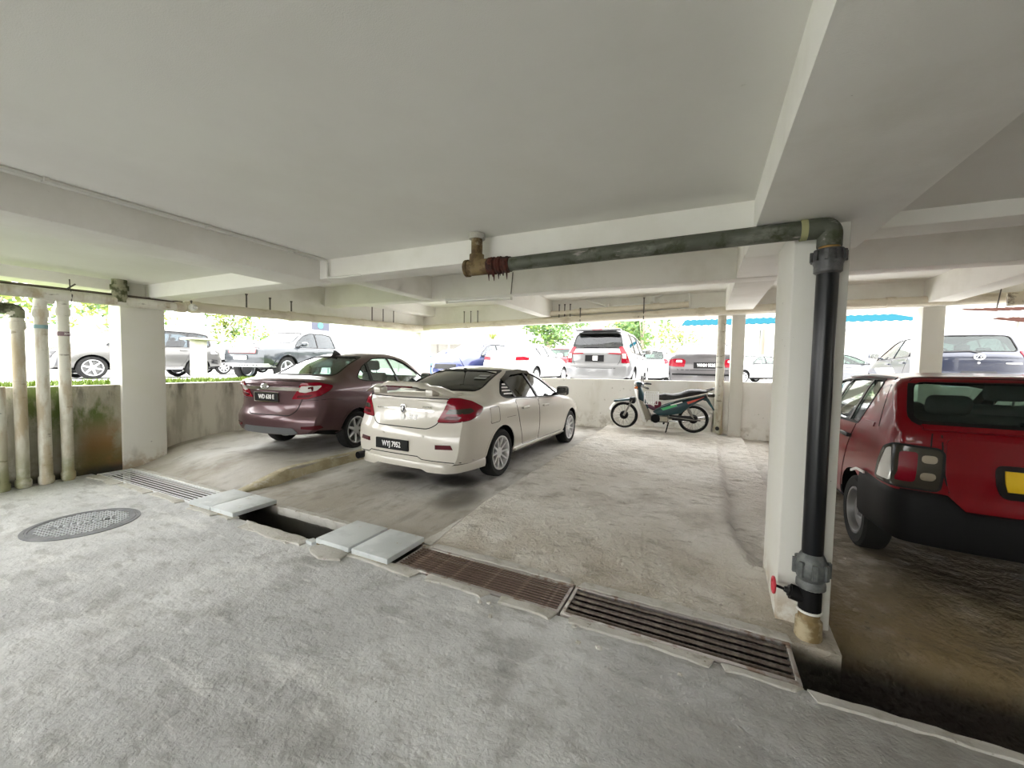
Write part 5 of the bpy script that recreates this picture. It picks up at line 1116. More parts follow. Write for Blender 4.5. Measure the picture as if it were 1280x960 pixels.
PICKUP = dict(MPV); PICKUP.update(L=5.3, R=.39, tw=.26, axles=(1.15, 4.37), rim='five', cab=(1.72, 4.2), seat_x=3.1, dash=3.95, seat_gap=.85, seat_z=.32, wsdepth=.8, gap=.075,
    top=[(0, 1.14), (.06, 1.17), (1.5, 1.18), (1.62, 1.2), (1.70, 1.5), (1.78, 1.68), (1.95, 1.76), (2.6, 1.80), (3.1, 1.77), (3.45, 1.64), (3.9, 1.36), (4.2, 1.2), (4.6, 1.17), (5.0, 1.13), (5.22, 1.08), (5.3, 1.03)],
    belt=[(0, 1.05), (1.5, 1.08), (2.5, 1.10), (4.1, 1.08), (4.6, 1.05), (5.3, .95)], bot=[(0, .52), (1.1, .42), (4.4, .40), (4.9, .42), (5.3, .48)],
    hw=[(0, .86), (.1, .90), (1.5, .92), (3, .925), (4.4, .92), (4.9, .89), (5.2, .82), (5.3, .76)], roofw=[(0, .80), (1.6, .78), (1.78, .66), (2.5, .645), (3.3, .65), (4.2, .76), (5.3, .68)], rear=[(.4, .05), (.55, 0), (1.2, .03)], front=[(.4, .1), (.55, .03), (.75, 0), (.95, .03), (1.1, .08)], kf=.2,
    side_windows=[rounded([(1.92, 1.16), (2.9, 1.14), (4.0, 1.12), (3.75, 1.32), (3.4, 1.54), (3.1, 1.63), (2.4, 1.66), (2.0, 1.62)], .05)], pillars=[[(2.9, 1.15), (2.85, 1.66)]], windscreen=rounded([(-.68, 1.28), (.68, 1.28), (.58, 1.64), (-.58, 1.64)], .06),
    doors=[('rear_door', rounded([(1.85, 1.08), (2.87, 1.08), (2.87, .5), (2.0, .5)], .04), (2.05, .98)), ('front_door', rounded([(2.9, 1.08), (3.95, 1.06), (3.9, .5), (2.9, .5)], .04), (3.1, .96))], mirror=(3.72, 1.22)); del PICKUP['rear_window'], PICKUP['parcel']
def rear_lamps(H, pl, th=40, clear=None, m=None):
    for sd in (1, -1):
        F = (sd, math.radians(th), 'B'); o = lay(H, 'tail_lamp', rounded(pl, .02), F, m or lamp_red, .012, .02, .08)
        if clear: lay(H, 'clear_band', rounded(clear, .012), F, lamp_clr, .016, .005, .08, o)
def front_face(H, lamp, grille, m=blk, fog=None):
    for sd in (1, -1):
        F = (sd, math.radians(35), 'F'); lay(H, 'headlamp', rounded(lamp, .03), F, lamp_clr, .01, .02, .09)
        if fog: lay(H, 'fog_lamp', rounded(fog, .02), F, lamp_clr, .02, .02, .09)
    o = lay(H, 'grille', rounded(grille, .03), 'F', m, .008, .014, .1); return o
lampA = [(.45, .72), (.47, .82), (.85, .84), (1.0, .80), (.8, .72)]
p_silver = paint('silver_paint', (.21, .212, .216), .3, .3); p_dsilver = paint('warm_silver_paint', (.085, .084, .08), .3, .32); p_slate = paint('slate_grey_paint', (.028, .034, .040), .3, .3); p_offw = paint('plain_white_paint', (.34, .34, .34), 0, .3)
p_blue = paint('bright_blue_paint', (.008, .07, .24), .2, .3); p_navy = paint('steel_blue_paint', (.02, .03, .11), .2, .3); p_dblue = paint('dark_blue_paint', (.016, .020, .038), .2, .28); p_crimson = paint('crimson_paint', (.2, .01, .02), .1, .3); p_grey = paint('mid_grey_paint', (.10, .105, .115), .3, .3); p_lilac = paint('pale_grey_paint', (.105, .10, .105), .3, .32)
ZG = .785
# silver people carrier behind the far parapet
H = vehicle('people_carrier', 'silver people carrier with roof spoiler parked behind the far parapet', 'car', scaled(MPV, 1, 1, 1, glass=glass_tint, rear_glass=glassmat('grey_glass', (.42, .44, .46)), res=.09), (-2.62, 10.42, ZG - .03), 90, p_silver)
rear_lamps(H, [(.60, .80), (.60, 1.02), (.575, 1.22), (.66, 1.24), (.74, 1.05), (.82, .80)], 35, [(.62, .92), (.61, 1.04), (.70, 1.04), (.72, .92)])
for s in (1, -1): lay(H, 'lamp_garnish', [(s * .30, 1.035), (s * .66, 1.02), (s * .66, 1.055), (s * .36, 1.06)], 'B', lamp_red, .01, .012, .08)
g = G(); g.rbox(.12, .42, -.60, .60, 1.655, 1.70, .02, 2); sp = g.build('roof_spoiler', plain('grey_spoiler', (.13, .13, .135), .4), H['t'], 40); g = G(); g.rbox(.11, .14, -.13, .13, 1.665, 1.69, .005, 1); g.build('brake_lamp', lamp_red, sp)
o, M = plate(H, .03, .92, None, .50, .17, off=.015)
g = G(); g.rbox(-.045, .085, -.06, .06, .003, .006, .002, 1, M=M); g.build('white_sticker', decal, o)
letters('G', .09, M @ Matrix.Translation((.02, 0, .0075)), plate_blk, o, 'sticker_lettering', .9, .001)
lay(H, 'rear_wiper', strip_poly([(.35, 1.22), (.0, 1.225), (-.12, 1.20)], .02), 'B', blk, .014, .014, .08)
seam(H, [(-.66, 1.1), (-.62, .85), (-.52, .66), (.52, .66), (.62, .85), (.66, 1.1)], 'B', .010)
# grey silver sedan, rear towards the parapet
H = vehicle('sedan', 'pale grey sedan with black number plate behind the far parapet beside the slim column', 'car', scaled(SEDAN_A, .99, .99, 1.0, glass=glass_tint, rear_glass=glassmat('bright_glass', (.5, .54, .56)), res=.09, rim='seven'), (-.03, 10.62, ZG), 90, p_lilac)
rear_lamps(H, [(.40, .70), (.40, .86), (.46, .90), (.66, .90), (.86, .86), (.86, .74), (.6, .70)], 35, [(.46, .81), (.47, .87), (.60, .87), (.60, .81)])
plate(H, -.04, .74, 'WHM 9535', .55, .15, size=.105, off=.015, weight=.003)
lay(H, 'bumper_moulding', [(-.80, .50), (.80, .50), (.80, .54), (-.80, .54)], 'B', blk_matte, .012, .015, .1)
seam(H, [(-.70, .90), (-.60, .63), (.60, .63), (.70, .90)], 'B', .012)
lay(H, 'boot_trim', [(-.66, .965), (.66, .965), (.66, 1.0), (-.66, 1.0)], 'B', p_lilac, .02, .02, .1)
# dark blue hatchback on the right
H = vehicle('hatchback', 'dark blue hatchback with rear wiper parked beyond the right columns', 'car', scaled(HATCH, 1.0, 1.0, 1.0, glass=glassmat('pale_glass', (.45, .52, .52)), rear_glass=glassmat('pale_green_glass', (.5, .6, .58)), res=.09), (4.82, 11.0, ZG), 90, p_dblue)
rear_lamps(H, [(.60, .82), (.60, 1.0), (.62, 1.12), (.72, 1.12), (.86, 1.02), (.84, .86)], 40, [(.63, .99), (.64, 1.07), (.76, 1.06), (.76, .99)])
lay(H, 'rear_wiper', strip_poly([(.5, 1.10), (.1, 1.115), (-.05, 1.07)], .025), 'B', blk, .016, .016, .08)
p, n = at_body(H, 'B', 0, 1.0); M = basis((0, -1, 0), (0, 0, 1), p + Vector((-.012, 0, 0))); g = G(); g.lathe([(.07, 0), (.085, .004), (.07, .012), (.055, .004)], 24, M=M @ Matrix.Diagonal((1, .75, 1, 1)), closed=True); g.tube([M @ Vector(v) for v in ((-.04, -.03, .008), (-.01, .03, .01), (.015, -.02, .01), (.045, .025, .008))], .008, 6); g.build('badge', chrome, H['t'], 40)
p, n = at_body(H, 'B', 0, .88); g = G(); g.lathe([(.02, 0), (.018, -.01), (.001, -.01)], 12, 'x', Matrix.Translation(p)); g.build('lid_lock', chrome, H['t'])
lay(H, 'chrome_lettering_bar', [(-.62, .86), (-.38, .865), (-.38, .89), (-.62, .885)], 'B', chrome, .008, .01, .08); plate(H, 0, .66, None, .5, .12)
for sd in 'LR': lay(H, 'door_decal', rounded([(1.3, .62), (2.4, .64), (2.6, .76), (1.5, .78)], .05), sd, lamp_clr, .008, .006, .1)
# vehicles along the left side of the building
H = vehicle('people_carrier', 'silver grey family car parked side on beyond the grass strip', 'car', scaled(MPV, .96, 1, .98, glass=glassmat('side_glass', (.42, .46, .48)), res=.09, rim='six'), (-16.95, 8.85, .8), -94, p_dsilver)
front_face(H, [(.45, .86), (.47, .96), (.85, .99), (.98, .95), (.8, .86)], [(-.5, .62), (.5, .62), (.55, .82), (-.55, .82)])
for z_ in (.62, .56, .5): lay(H, 'air_slot', [(.55, z_ - .018), (.78, z_ - .012), (.78, z_ + .018), (.55, z_ + .018)], (1, math.radians(35), 'F'), blk, .012, .012, .08)
for sd in 'LR': lay(H, 'sill_trim', [(1.3, .30), (3.1, .30), (3.1, .38), (1.3, .38)], sd, chrome, .012, .015, .12)
H = vehicle('pickup', 'dark grey pickup facing the grass strip with red lettering in its grille', 'truck', scaled(PICKUP, 1, 1, 1, glass=glassmat('cab_glass', (.40, .48, .52)), res=.09), (-14.3, 12.75, .8), -77, p_slate)
gr = front_face(H, [(.48, .93), (.50, 1.05), (.88, 1.07), (1.0, 1.0), (.8, .93)], [(-.56, .84), (.56, .84), (.56, 1.06), (-.56, 1.06)], blk, [(.58, .62), (.58, .72), (.80, .73), (.82, .64)])
rl = lay(H, 'grille_bar', rounded([(-.50, .88), (.50, .88), (.50, 1.02), (-.50, 1.02)], .02), 'F', plain('pale_red_plastic', (.55, .12, .13), .4), .016, .01, .1, gr)
p, n = at_body(H, 'F', 0, .95); letters('FORD', .15, basis((0, 1, 0), (0, 0, 1), p + Vector((.03, 0, 0))), plate_wht, rl, 'grille_lettering', 1.7, .002)
o, M = plate(H, 0, .74, None, .5, .14, 'F'); lay(H, 'white_plate', [(-.24, .68), (.24, .68), (.24, .79), (-.24, .79)], 'F', decal, .03, .006, .1)
lay(H, 'bumper_guard', [(-.80, .46), (.80, .46), (.80, .56), (-.80, .56)], 'F', steel_grey, .03, .03, .1)
for sd in 'LR':
    for ax in (1.15, 4.37): lay(H, 'wheel_flare', strip_poly([(ax + .50 * math.cos(a), .40 + .50 * math.sin(a)) for a in np.linspace(.1, math.pi - .1, 16)], .09), sd, p_slate, .03, .035, .1)
H = vehicle('sedan', 'silver sedan in the gap left of the pickup', 'car', scaled(SEDAN_A, 1, 1, 1.02, rim='seven', glass=glass_tint), (-20.3, 14.2, .8), -92, p_silver); front_face(H, lampA, [(-.45, .5), (.45, .5), (.45, .66), (-.45, .66)])
H = vehicle('hatchback', 'blue car behind the white pipes at the left edge', 'car', scaled(HATCH, 1.1, 1, 1, rim='five'), (-16.6, 3.35, .8), -92, p_blue); rear_lamps(H, [(.60, .82), (.60, 1.1), (.72, 1.1), (.84, .86)])
# vehicles beyond the far parapet, left of the people carrier
H = vehicle('hatchback', 'bright blue car seen over the roof of the white sedan', 'car', scaled(HATCH, 1.05, 1, .9, rim='five'), (-10.6, 18.0, ZG), -98, p_blue); front_face(H, lampA, [(-.45, .5), (.45, .5), (.45, .66), (-.45, .66)])
H = vehicle('hatchback', 'steel blue car half hidden by the white saloon outside', 'car', scaled(HATCH, 1.12, 1, 1.0, rim='five', glass=glassmat('light_blue_glass', (.5, .56, .6))), (-7.75, 15.3, ZG), -93, p_navy); front_face(H, lampA, [(-.45, .5), (.45, .5), (.45, .66), (-.45, .66)])
H = vehicle('sedan', 'white saloon outside with red tail lamps left of the people carrier', 'car', scaled(SEDAN_A, 1.0, 1, 1.05, rim='seven', glass=glassmat('faded_glass', (.5, .55, .58)), res=.09), (-6.0, 11.6, ZG), 88, p_offw)
rear_lamps(H, [(.42, .82), (.44, .93), (.66, .95), (.88, .92), (.84, .84)], 40); lay(H, 'boot_trim', [(-.35, .88), (.35, .88), (.35, .905), (-.35, .905)], 'B', steel_grey, .012, .012, .1)
H = vehicle('hatchback', 'crimson car glimpsed between the white saloon and the people carrier', 'car', scaled(HATCH, 1, 1, .98), (-5.8, 16.6, ZG), 90, p_crimson); rear_lamps(H, [(.60, .82), (.60, 1.1), (.72, 1.1), (.84, .86)])
H = vehicle('hatchback', 'white car parked ahead of the people carrier', 'car', scaled(HATCH, 1, 1, .9), (-2.05, 15.9, ZG), 90, p_offw); rear_lamps(H, [(.60, .82), (.60, 1.0), (.72, 1.0), (.84, .86)])
H = vehicle('sedan', 'silver car far behind the slim column', 'car', scaled(SEDAN_A, 1, 1, 1.02, rim='seven'), (3.6, 25.2, ZG), 225, p_silver); front_face(H, lampA, [(-.45, .5), (.45, .5), (.45, .66), (-.45, .66)])
H = vehicle('sedan', 'mid grey sedan seen between the black pipe and the dark blue hatchback', 'car', scaled(SEDAN_A, 1, 1, 1.02, rim='seven'), (2.7, 20.6, ZG), 5, p_grey); rear_lamps(H, [(.42, .82), (.44, .93), (.66, .95), (.88, .92), (.84, .84)], 40)
# ------------------------------------------------------------------ trees, sheds, posts
LEAF = {}
def tree(label, x, y, z, ht, r, mi, seed, n=900, name='tree', sq=1.0):
    rnd = random.Random(seed); t = thing(name, label, 'tree', (x, y, z), 0, None); g = G()
    g.tube([(0, 0, -.1), (.05, 0, ht * .3), (-.03, .05, ht * .62)], [.13, .1, .05], 8)
    for k in range(5):
        a = rnd.uniform(0, 6.28); g.tube([(0, 0, ht * rnd.uniform(.3, .5)), (r * .5 * math.cos(a), r * .5 * math.sin(a), ht * rnd.uniform(.6, .85))], [.05, .02], 6)
    g.build('trunk', bark, t, 40); g = G()
    cl = [(rnd.gauss(0, r * .45), rnd.gauss(0, r * .45), ht * .68 + rnd.gauss(0, r * .32) * sq) for _ in range(14)]
    for i in range(n):
        c = rnd.choice(cl); q = Vector((rnd.gauss(0, 1), rnd.gauss(0, 1), rnd.gauss(0, 1))).normalized() * r * .38 * rnd.random() ** .4; s = rnd.uniform(.10, .2)
        u = Vector((rnd.gauss(0, 1), rnd.gauss(0, 1), rnd.gauss(0, .6))).normalized(); v = u.orthogonal().normalized(); p = Vector(c) + q
        g.add([p - u * s, p + v * s * .45, p + u * s, p - v * s * .45], [(0, 1, 2, 3)], rnd.choice((0, 0, 1)))
    o = g.build('foliage', [leaf_mats[mi], leaf_mats[(mi + 1) % 2]], t, 0, False); o['kind'] = 'stuff'; return t
tree('yellow green bushy tree behind the white pipes', -24, 5.0, .8, 4.4, 2.3, 2, 1, 1300)
tree('yellow green tree above the bonnet of the silver grey family car', -29, 9.9, .8, 4.8, 2.4, 2, 2, 1300)
tree('yellow green tree behind the left column', -29, 15.6, .8, 4.8, 2.2, 2, 3, 1300)
tree('leafy tree above the white saloon outside', -8.2, 21.5, ZG, 3.9, 1.5, 1, 4)
tree('bright leafy tree right of the people carrier', -5.6, 28, ZG, 4.6, 1.7, 2, 5)
tree('green tree behind the rod above the motorcycle', -3.3, 24.0, ZG, 4.4, 1.5, 1, 6)
tree('sparse yellow green tree left of the slim column', -2.6, 37, ZG, 4.6, 1.9, 2, 7, 600)
t = thing('palm', 'small spiky palm above the white saloon outside', 'palm', (-12.3, 22.5, ZG)); g = G(); g.tube([(0, 0, 0), (0, 0, 2.35)], [.12, .08], 8); g.build('trunk', bark, t)
for k in range(11):
    a = k * .571; g = G(); P = [(0, 0, 2.3)] + [((.25 * i) * math.cos(a), (.25 * i) * math.sin(a), 2.35 + .28 * i - .07 * i * i) for i in range(1, 5)]; L2 = [(Vector(p), .09 * (1 - i / 5)) for i, p in enumerate(P)]; s = Vector((-math.sin(a), math.cos(a), 0)); vs = []
    for p, w_ in L2: vs += [p - s * w_, p + s * w_]
    g.add(vs, [(2 * i, 2 * i + 1, 2 * i + 3, 2 * i + 2) for i in range(4)]); g.build('frond', leaf_mats[2], t, 0, False)
def shed(name, label, cat, x, y, rz, L, D, zt, rm, posts=4, ribs=10, wall=None, drop=.35):
    t = thing(name, label, cat, (x, y, ZG), math.radians(rz)); g = G(); vs = []; N = ribs * 2
    for i in range(N + 1):
        q = -L / 2 + L * i / N; b = .05 if i % 2 else 0; vs += [(q, -D / 2, zt - drop + b), (q, D / 2, zt + b), (q, D / 2, zt + b - .03), (q, -D / 2, zt - drop + b - .03)]
    fs = [(0, 1, 2, 3), (N * 4 + 3, N * 4 + 2, N * 4 + 1, N * 4)]
    for i in range(N):
        for k in range(4): fs.append((i * 4 + k, i * 4 + (k + 1) % 4, i * 4 + 4 + (k + 1) % 4, i * 4 + 4 + k))
    g.add(vs, fs); g.build('roof_sheet', rm, t, 0)
    g = G(); g.box(-L / 2, L / 2, -D / 2, -D / 2 + .1, zt - drop - .28, zt - drop - .05); g.build('fascia', facade if wall is None else wall, t, 0)
    for k in range(posts):
        q = -L / 2 + .2 + (L - .4) * k / (posts - 1)
        for yy in (-D / 2 + .15, D / 2 - .15): g = G(); g.box(q - .05, q + .05, yy - .05, yy + .05, -.1, zt - drop - .02); g.build('post', facade, t, 0)
    if wall is not None: g = G(); g.box(-L / 2, L / 2, D / 2 - .2, D / 2, -.1, zt - .1); g.build('back_wall', wall, t, 0)
    return t
shed('carport', 'blue roofed carport beyond the silver car', 'carport', 4.1, 28, 0, 11, 4, 3.95, roof_blue, 6, 30, None, .75)
shed('shed', 'open grey roofed shed far left of the steel blue car', 'shed', -17.5, 26, 20, 8, 4, 2.75, steel_grey, 5, 12, facade)
shed('awning', 'brown awning at the right edge behind the dark blue hatchback', 'awning', 15.0, 28, 0, 6, 3, 4.05, roof_brown, 4, 16, None, .45)
shed('awning', 'lower brown awning at the right edge', 'awning', 13.0, 23.5, 0, 4, 2, 3.05, roof_brown, 3, 10)
def block(label, x, y, rz, w_, d_, h, nx, nz):
    t = thing('apartment_block', label, 'building', (x, y, ZG), math.radians(rz)); g = G(); g.box(-w_ / 2, w_ / 2, 0, d_, -.1, h); g.build('wall', facade, t, 0); me = None
    for i in range(nx):
        for j in range(nz):
            if me is None:
                g = G(); g.box(-.7, .7, -.06, .02, 0, 1.3); me = (g.mesh('window', facade, 0), None); g = G(); g.box(-.62, .62, -.075, -.06, .06, 1.24); me = (me[0], g.mesh('pane', steel_grey, 0))
            o = link('window', me[0], t); o.location = (-w_ / 2 + w_ * (i + .5) / nx, 0, 1 + 3 * j); link('pane', me[1], o)
    return t
block('pale apartment block far behind the pickup', -36, 34, 45, 16, 8, 10, 5, 3)
block('pale apartment block far beyond the far parapet', -10, 46, 8, 34, 8, 10, 9, 3)
block('pale apartment block behind the blue carports', 22, 44, -8, 26, 8, 10, 7, 3)
# posts standing outside
def post(label, x, y, z0, h, r, m, name='post'):
    t = thing(name, label, 'post', (x, y, z0)); g = G(); g.tube([(0, 0, -.1), (0, 0, h)], r, 10); g.build('shaft', m, t, 50); g = G(); g.rbox(-r * 1.6, r * 1.6, -r * 1.6, r * 1.6, h, h + .05, .01, 1); g.build('cap', m, t); return t
post('pale concrete post on the grass in front of the family car', -11.3, 5.55, .9, 1.02, .17, facade)
post('thin rust stained pole behind the people carrier mirror', -2.35, 22.0, ZG, 3.4, .06, plain('pinkish_pole', (.5, .36, .3), .7))
post('thin dark pole above the blue carport', 3.4, 31.5, ZG, 5.5, .12, bark)
t = thing('signboard', 'small green and dark signboard above the pickup bonnet', 'sign', (-19.5, 15.6, .8)); g = G(); g.box(-.05, .05, -.55, .55, 2.4, 2.85); g.build('board', plain('sign_dark', (.05, .055, .08), .6), t, 0)
g = G(); g.lathe([(.16, .05), (.16, .07), (.001, .07)], 16, 'x', Matrix.Translation((0, -.05, 2.65))); g.build('green_disc', plain('sign_green', (.05, .5, .38), .6), t)
for s in (-.5, .5): g = G(); g.box(-.04, .04, s - .04, s + .04, -.1, 2.4); g.build('leg', steel_grey, t, 0)
# ------------------------------------------------------------------ motorcycle: local x forward from the rear axle, y left, z up
p_teal = paint('dark_teal_paint', (.006, .046, .060), .2, .3); p_bike_white = paint('bike_white_plastic', (.78, .78, .76), 0, .3); metal = plain('engine_alloy', (.33, .32, .29), .45, .7, vary=((.15, .14, .13), 9)); seat_blk = plain('seat_vinyl', (.018, .018, .02), .55)
t = thing('motorcycle', 'teal and white underbone motorcycle with wire basket on its side stand', 'motorcycle', (-.185, 8.60, .185), math.radians(183.5)); t.rotation_euler = (math.radians(-5), 0, math.radians(183.0)); t.scale = (1.06, 1.06, 1.06)
R = .262; WBx = 1.24
def bike_wheel(x, nm_drum):
    g = G(); n = 40; g.lathe([(R - .045, -.024), (R - .028, -.034), (R - .008, -.024), (R, 0), (R - .008, .024), (R - .028, .034), (R - .045, .024)], n, 'y', closed=True); w = g.build('wheel', tyre_m, t, 50); w.location = (x, 0, R)
    g = G(); g.lathe([(R - .04, -.022), (R - .046, -.016), (R - .058, -.006), (R - .058, .006), (R - .046, .016), (R - .04, .022), (R - .038, .0)], n, 'y', closed=True); g.build('rim', chrome, w, 50)
    g = G()
    for k in range(28):
        a = k * 2 * math.pi / 28; b = a + (.5 if k % 2 else -.5); s = .022 if (k // 2) % 2 else -.022
        g.tube([(.05 * math.cos(b), s, .05 * math.sin(b)), ((R - .055) * math.cos(a), 0, (R - .055) * math.sin(a))], .0022, 4, cap=False)
    tag(g.build('spokes', chrome, w, 50), kind='stuff')
    g = G(); g.lathe([(.001, -.055), (.075, -.05), (.08, -.03), (.08, .03), (.072, .05), (.03, .058), (.001, .06)], 24, 'y'); g.build(nm_drum, blk_matte, w, 40)
bike_wheel(0, 'brake_drum'); bike_wheel(WBx, 'brake_drum')
FA = Vector((WBx, 0, R)); HD = Vector((.955, 0, .83))
for s in (-1, 1):
    g = G(); g.tube([FA + Vector((0, s * .07, 0)), FA.lerp(HD, .42) + Vector((0, s * .07, 0)), FA.lerp(HD, .62) + Vector((0, s * .055, 0))], [.02, .017, .015], 10); g.build('fork_leg', metal, t, 50)
g = G(); P = []; vs = []; N = 12                                    # front mudguard: curved shell over the tyre
for i in range(N + 1):
    a = math.radians(20 + 112 * i / N); r = R + .035 + .02 * (i > 9)
    for (yy, dr) in ((-.055, -.03), (-.035, .0), (0, .012), (.035, .0), (.055, -.03), (.05, -.034), (0, .004), (-.05, -.034)): vs.append((WBx + (r + dr) * math.cos(a), yy, R + (r + dr) * math.sin(a)))
fs = [tuple(range(8)), tuple(N * 8 + k for k in range(7, -1, -1))]
for i in range(N):
    for k in range(8): fs.append((i * 8 + k, i * 8 + (k + 1) % 8, i * 8 + 8 + (k + 1) % 8, i * 8 + 8 + k))
g.add(vs, fs); g.build('front_mudguard', p_bike_white, t, 50)
g = G(); g.rbox(1.10, 1.44, -.06, .06, .545, .585, .015, 2, M=Matrix.Translation((1.25, 0, .56)) @ Matrix.Rotation(.16, 4, 'Y') @ Matrix.Translation((-1.25, 0, -.56))); g.build('mudguard_tip', p_teal, t, 40)
g = G(); g.rbox(1.03, 1.14, -.075, .075, .50, .63, .03, 2); g.build('fork_cover', blk, t, 40)
# leg shield: white outer panel, grey inner wing
for s in (-1, 1):
    g = G(); g.add([(1.06, s * .015, .80), (1.00, s * .09, .78), (.985, s * .17, .60), (.87, s * .20, .30), (.83, s * .17, .17), (.885, s * .09, .18), (1.02, s * .03, .60)] + [(x - .022, y, z) for x, y, z in [(1.06, s * .015, .80), (1.00, s * .09, .78), (.985, s * .17, .60), (.87, s * .20, .30), (.83, s * .17, .17), (.885, s * .09, .18), (1.02, s * .03, .60)]],
          [(0, 1, 2, 6), (2, 3, 5, 6), (3, 4, 5), (7, 13, 9, 8), (9, 13, 12, 10), (10, 12, 11)] + [(i, (i + 1) % 7, 7 + (i + 1) % 7, 7 + i) for i in range(7)]); g.build('leg_shield', p_bike_white, t, 0)
    g = G(); g.add([(.95, s * .165, .60), (.84, s * .195, .30), (.80, s * .165, .18), (.74, s * .09, .27), (.86, s * .10, .55)] + [(x, y - s * .02, z) for x, y, z in [(.95, s * .165, .60), (.84, s * .195, .30), (.80, s * .165, .18), (.74, s * .09, .27), (.86, s * .10, .55)]],
          [(0, 1, 2, 3, 4), (9, 8, 7, 6, 5)] + [(i, (i + 1) % 5, 5 + (i + 1) % 5, 5 + i) for i in range(5)]); g.build('inner_shield', plain('grey_plastic', (.32, .30, .25), .6) if 'grey_plastic' not in MATS else MATS['grey_plastic'], t, 0)
g = G(); g.tube([(.99, 0, .84), (.945, 0, .70), (.90, 0, .56), (.80, 0, .42)], [.06, .065, .06, .05], 12); g.build('steering_column', p_teal, t, 50)
# head lamp cowl, bars, mirrors
g = G(); bm = bmesh.new(); bmesh.ops.create_icosphere(bm, subdivisions=2, radius=1)
for v in bm.verts: v.co = Vector((.96 + v.co.x * .085 + .02 * v.co.z, v.co.y * .12, .885 + v.co.z * .06))
g.bm(bm); hc = g.build('handlebar_cowl', p_teal, t, 60)
g = G(); bm = bmesh.new(); bmesh.ops.create_icosphere(bm, subdivisions=2, radius=1)
for v in bm.verts: v.co = Vector((1.02 + v.co.x * .05, v.co.y * .085, .885 + v.co.z * .055))
g.bm(bm); g.build('headlamp', lamp_clr, hc, 60)
for s in (-1, 1):
    g = G(); g.rbox(.985, 1.045, *sorted((s * .075, s * .14)), .80, .845, .015, 2); g.build('indicator', amber, hc, 40)
    g = G(); g.tube([(.93, s * .06, .87), (.90, s * .2, .875), (.86, s * .26, .865)], .012, 8); hb = g.build('handlebar', blk, t, 50); g = G(); g.tube([(.88, s * .24, .868), (.78, s * .34, .845)], .018, 10); g.build('grip', blk_matte, hb, 50); g = G(); g.tube([(.90, s * .235, .87), (.86, s * .30, .865), (.76, s * .37, .84)], .006, 6); g.build('lever', metal, hb, 50)
    g = G(); g.tube(bent([(.91, s * .19, .88), (.91, s * .21, .98), (.90, s * .27, 1.03)], .05), .006, 6); mr = g.build('mirror_stem', blk, t, 50); g = G(); g.rbox(.885, .91, *sorted((s * .25, s * .36)), 1.0, 1.075, .012, 2); g.build('mirror', blk, mr, 40)
# main body, side fairing, seat
fair = [(.70, .37), (.63, .44), (.52, .50), (.25, .60), (-.05, .68), (-.20, .73), (-.22, .68), (-.05, .58), (.12, .46), (.22, .37), (.40, .33), (.60, .32)]
for s in (-1, 1):
    g = G(); n = len(fair); cx, cz = .28, .50; vs = [(x, s * (.075 + .035 * (x > .0)), z) for x, z in fair] + [(cx + (x - cx) * .72, s * (.125 + .02 * (x > .1)), cz + (z - cz) * .66) for x, z in fair] + [(x, s * .03, z) for x, z in fair]
    fs = [tuple(range(n, 2 * n))] + [(i, (i + 1) % n, n + (i + 1) % n, n + i) for i in range(n)] + [(2 * n + i, 2 * n + (i + 1) % n, (i + 1) % n, i) for i in range(n)] + [tuple(range(2 * n, 3 * n))]
    g.add(vs, fs); sf_ = g.build('side_fairing', p_teal, t, 50)
    for nm_, m_, Pq in (('green_stripe', plain('green_decal', (.05, .42, .16), .4) if 'green_decal' not in MATS else MATS['green_decal'], [(.56, .455), (.30, .555), (.28, .515), (.52, .42)]), ('red_stripe', plain('red_decal', (.62, .10, .06), .4) if 'red_decal' not in MATS else MATS['red_decal'], [(.12, .60), (-.10, .665), (-.16, .70), (-.02, .62), (.10, .56)]), ('white_stripe', decal, [(.40, .53), (.20, .60), (.19, .585), (.38, .515)])):
        g = G(); g.prism(Pq, *sorted((s * .12, s * .155))); g.build(nm_, m_, sf_, 0)
g = G(); vs = []; prof = [(.58, .60, .05), (.60, .69, .06), (.50, .715, .10), (.35, .71, .12), (.24, .735, .125), (.10, .80, .12), (-.08, .815, .11), (-.20, .79, .085), (-.22, .765, .06)]
for x, z, hw_ in prof:
    zb = {True: .60, False: .60 + max(0, (.45 - x)) * .26}[x > .45]; vs += [(x, -hw_ * .8, zb), (x, -hw_, (z + zb) / 2 + .02), (x, -hw_ * .75, z), (x, 0, z + .012), (x, hw_ * .75, z), (x, hw_, (z + zb) / 2 + .02), (x, hw_ * .8, zb)]
k = 7; N = len(prof); fs = [tuple(range(k)), tuple((N - 1) * k + j for j in range(k - 1, -1, -1))]
for i in range(N - 1):
    for j in range(k): fs.append((i * k + j, i * k + (j + 1) % k, (i + 1) * k + (j + 1) % k, (i + 1) * k + j))
g.add(vs, fs); g.build('seat', seat_blk, t, 60)
g = G(); g.tube(bent([(.0, .10, .74), (-.22, .10, .80), (-.32, .06, .845), (-.32, -.06, .845), (-.22, -.10, .80), (.0, -.10, .74)], .05), .011, 8); g.build('grab_rail', blk, t, 50)
g = G(); g.rbox(-.34, -.22, -.075, .075, .69, .755, .02, 2); tl = g.build('tail_lamp', lamp_smoke, t, 40); g = G(); g.rbox(-.345, -.30, -.05, .05, .70, .745, .01, 1); g.build('lamp_lens', lamp_clr, tl)
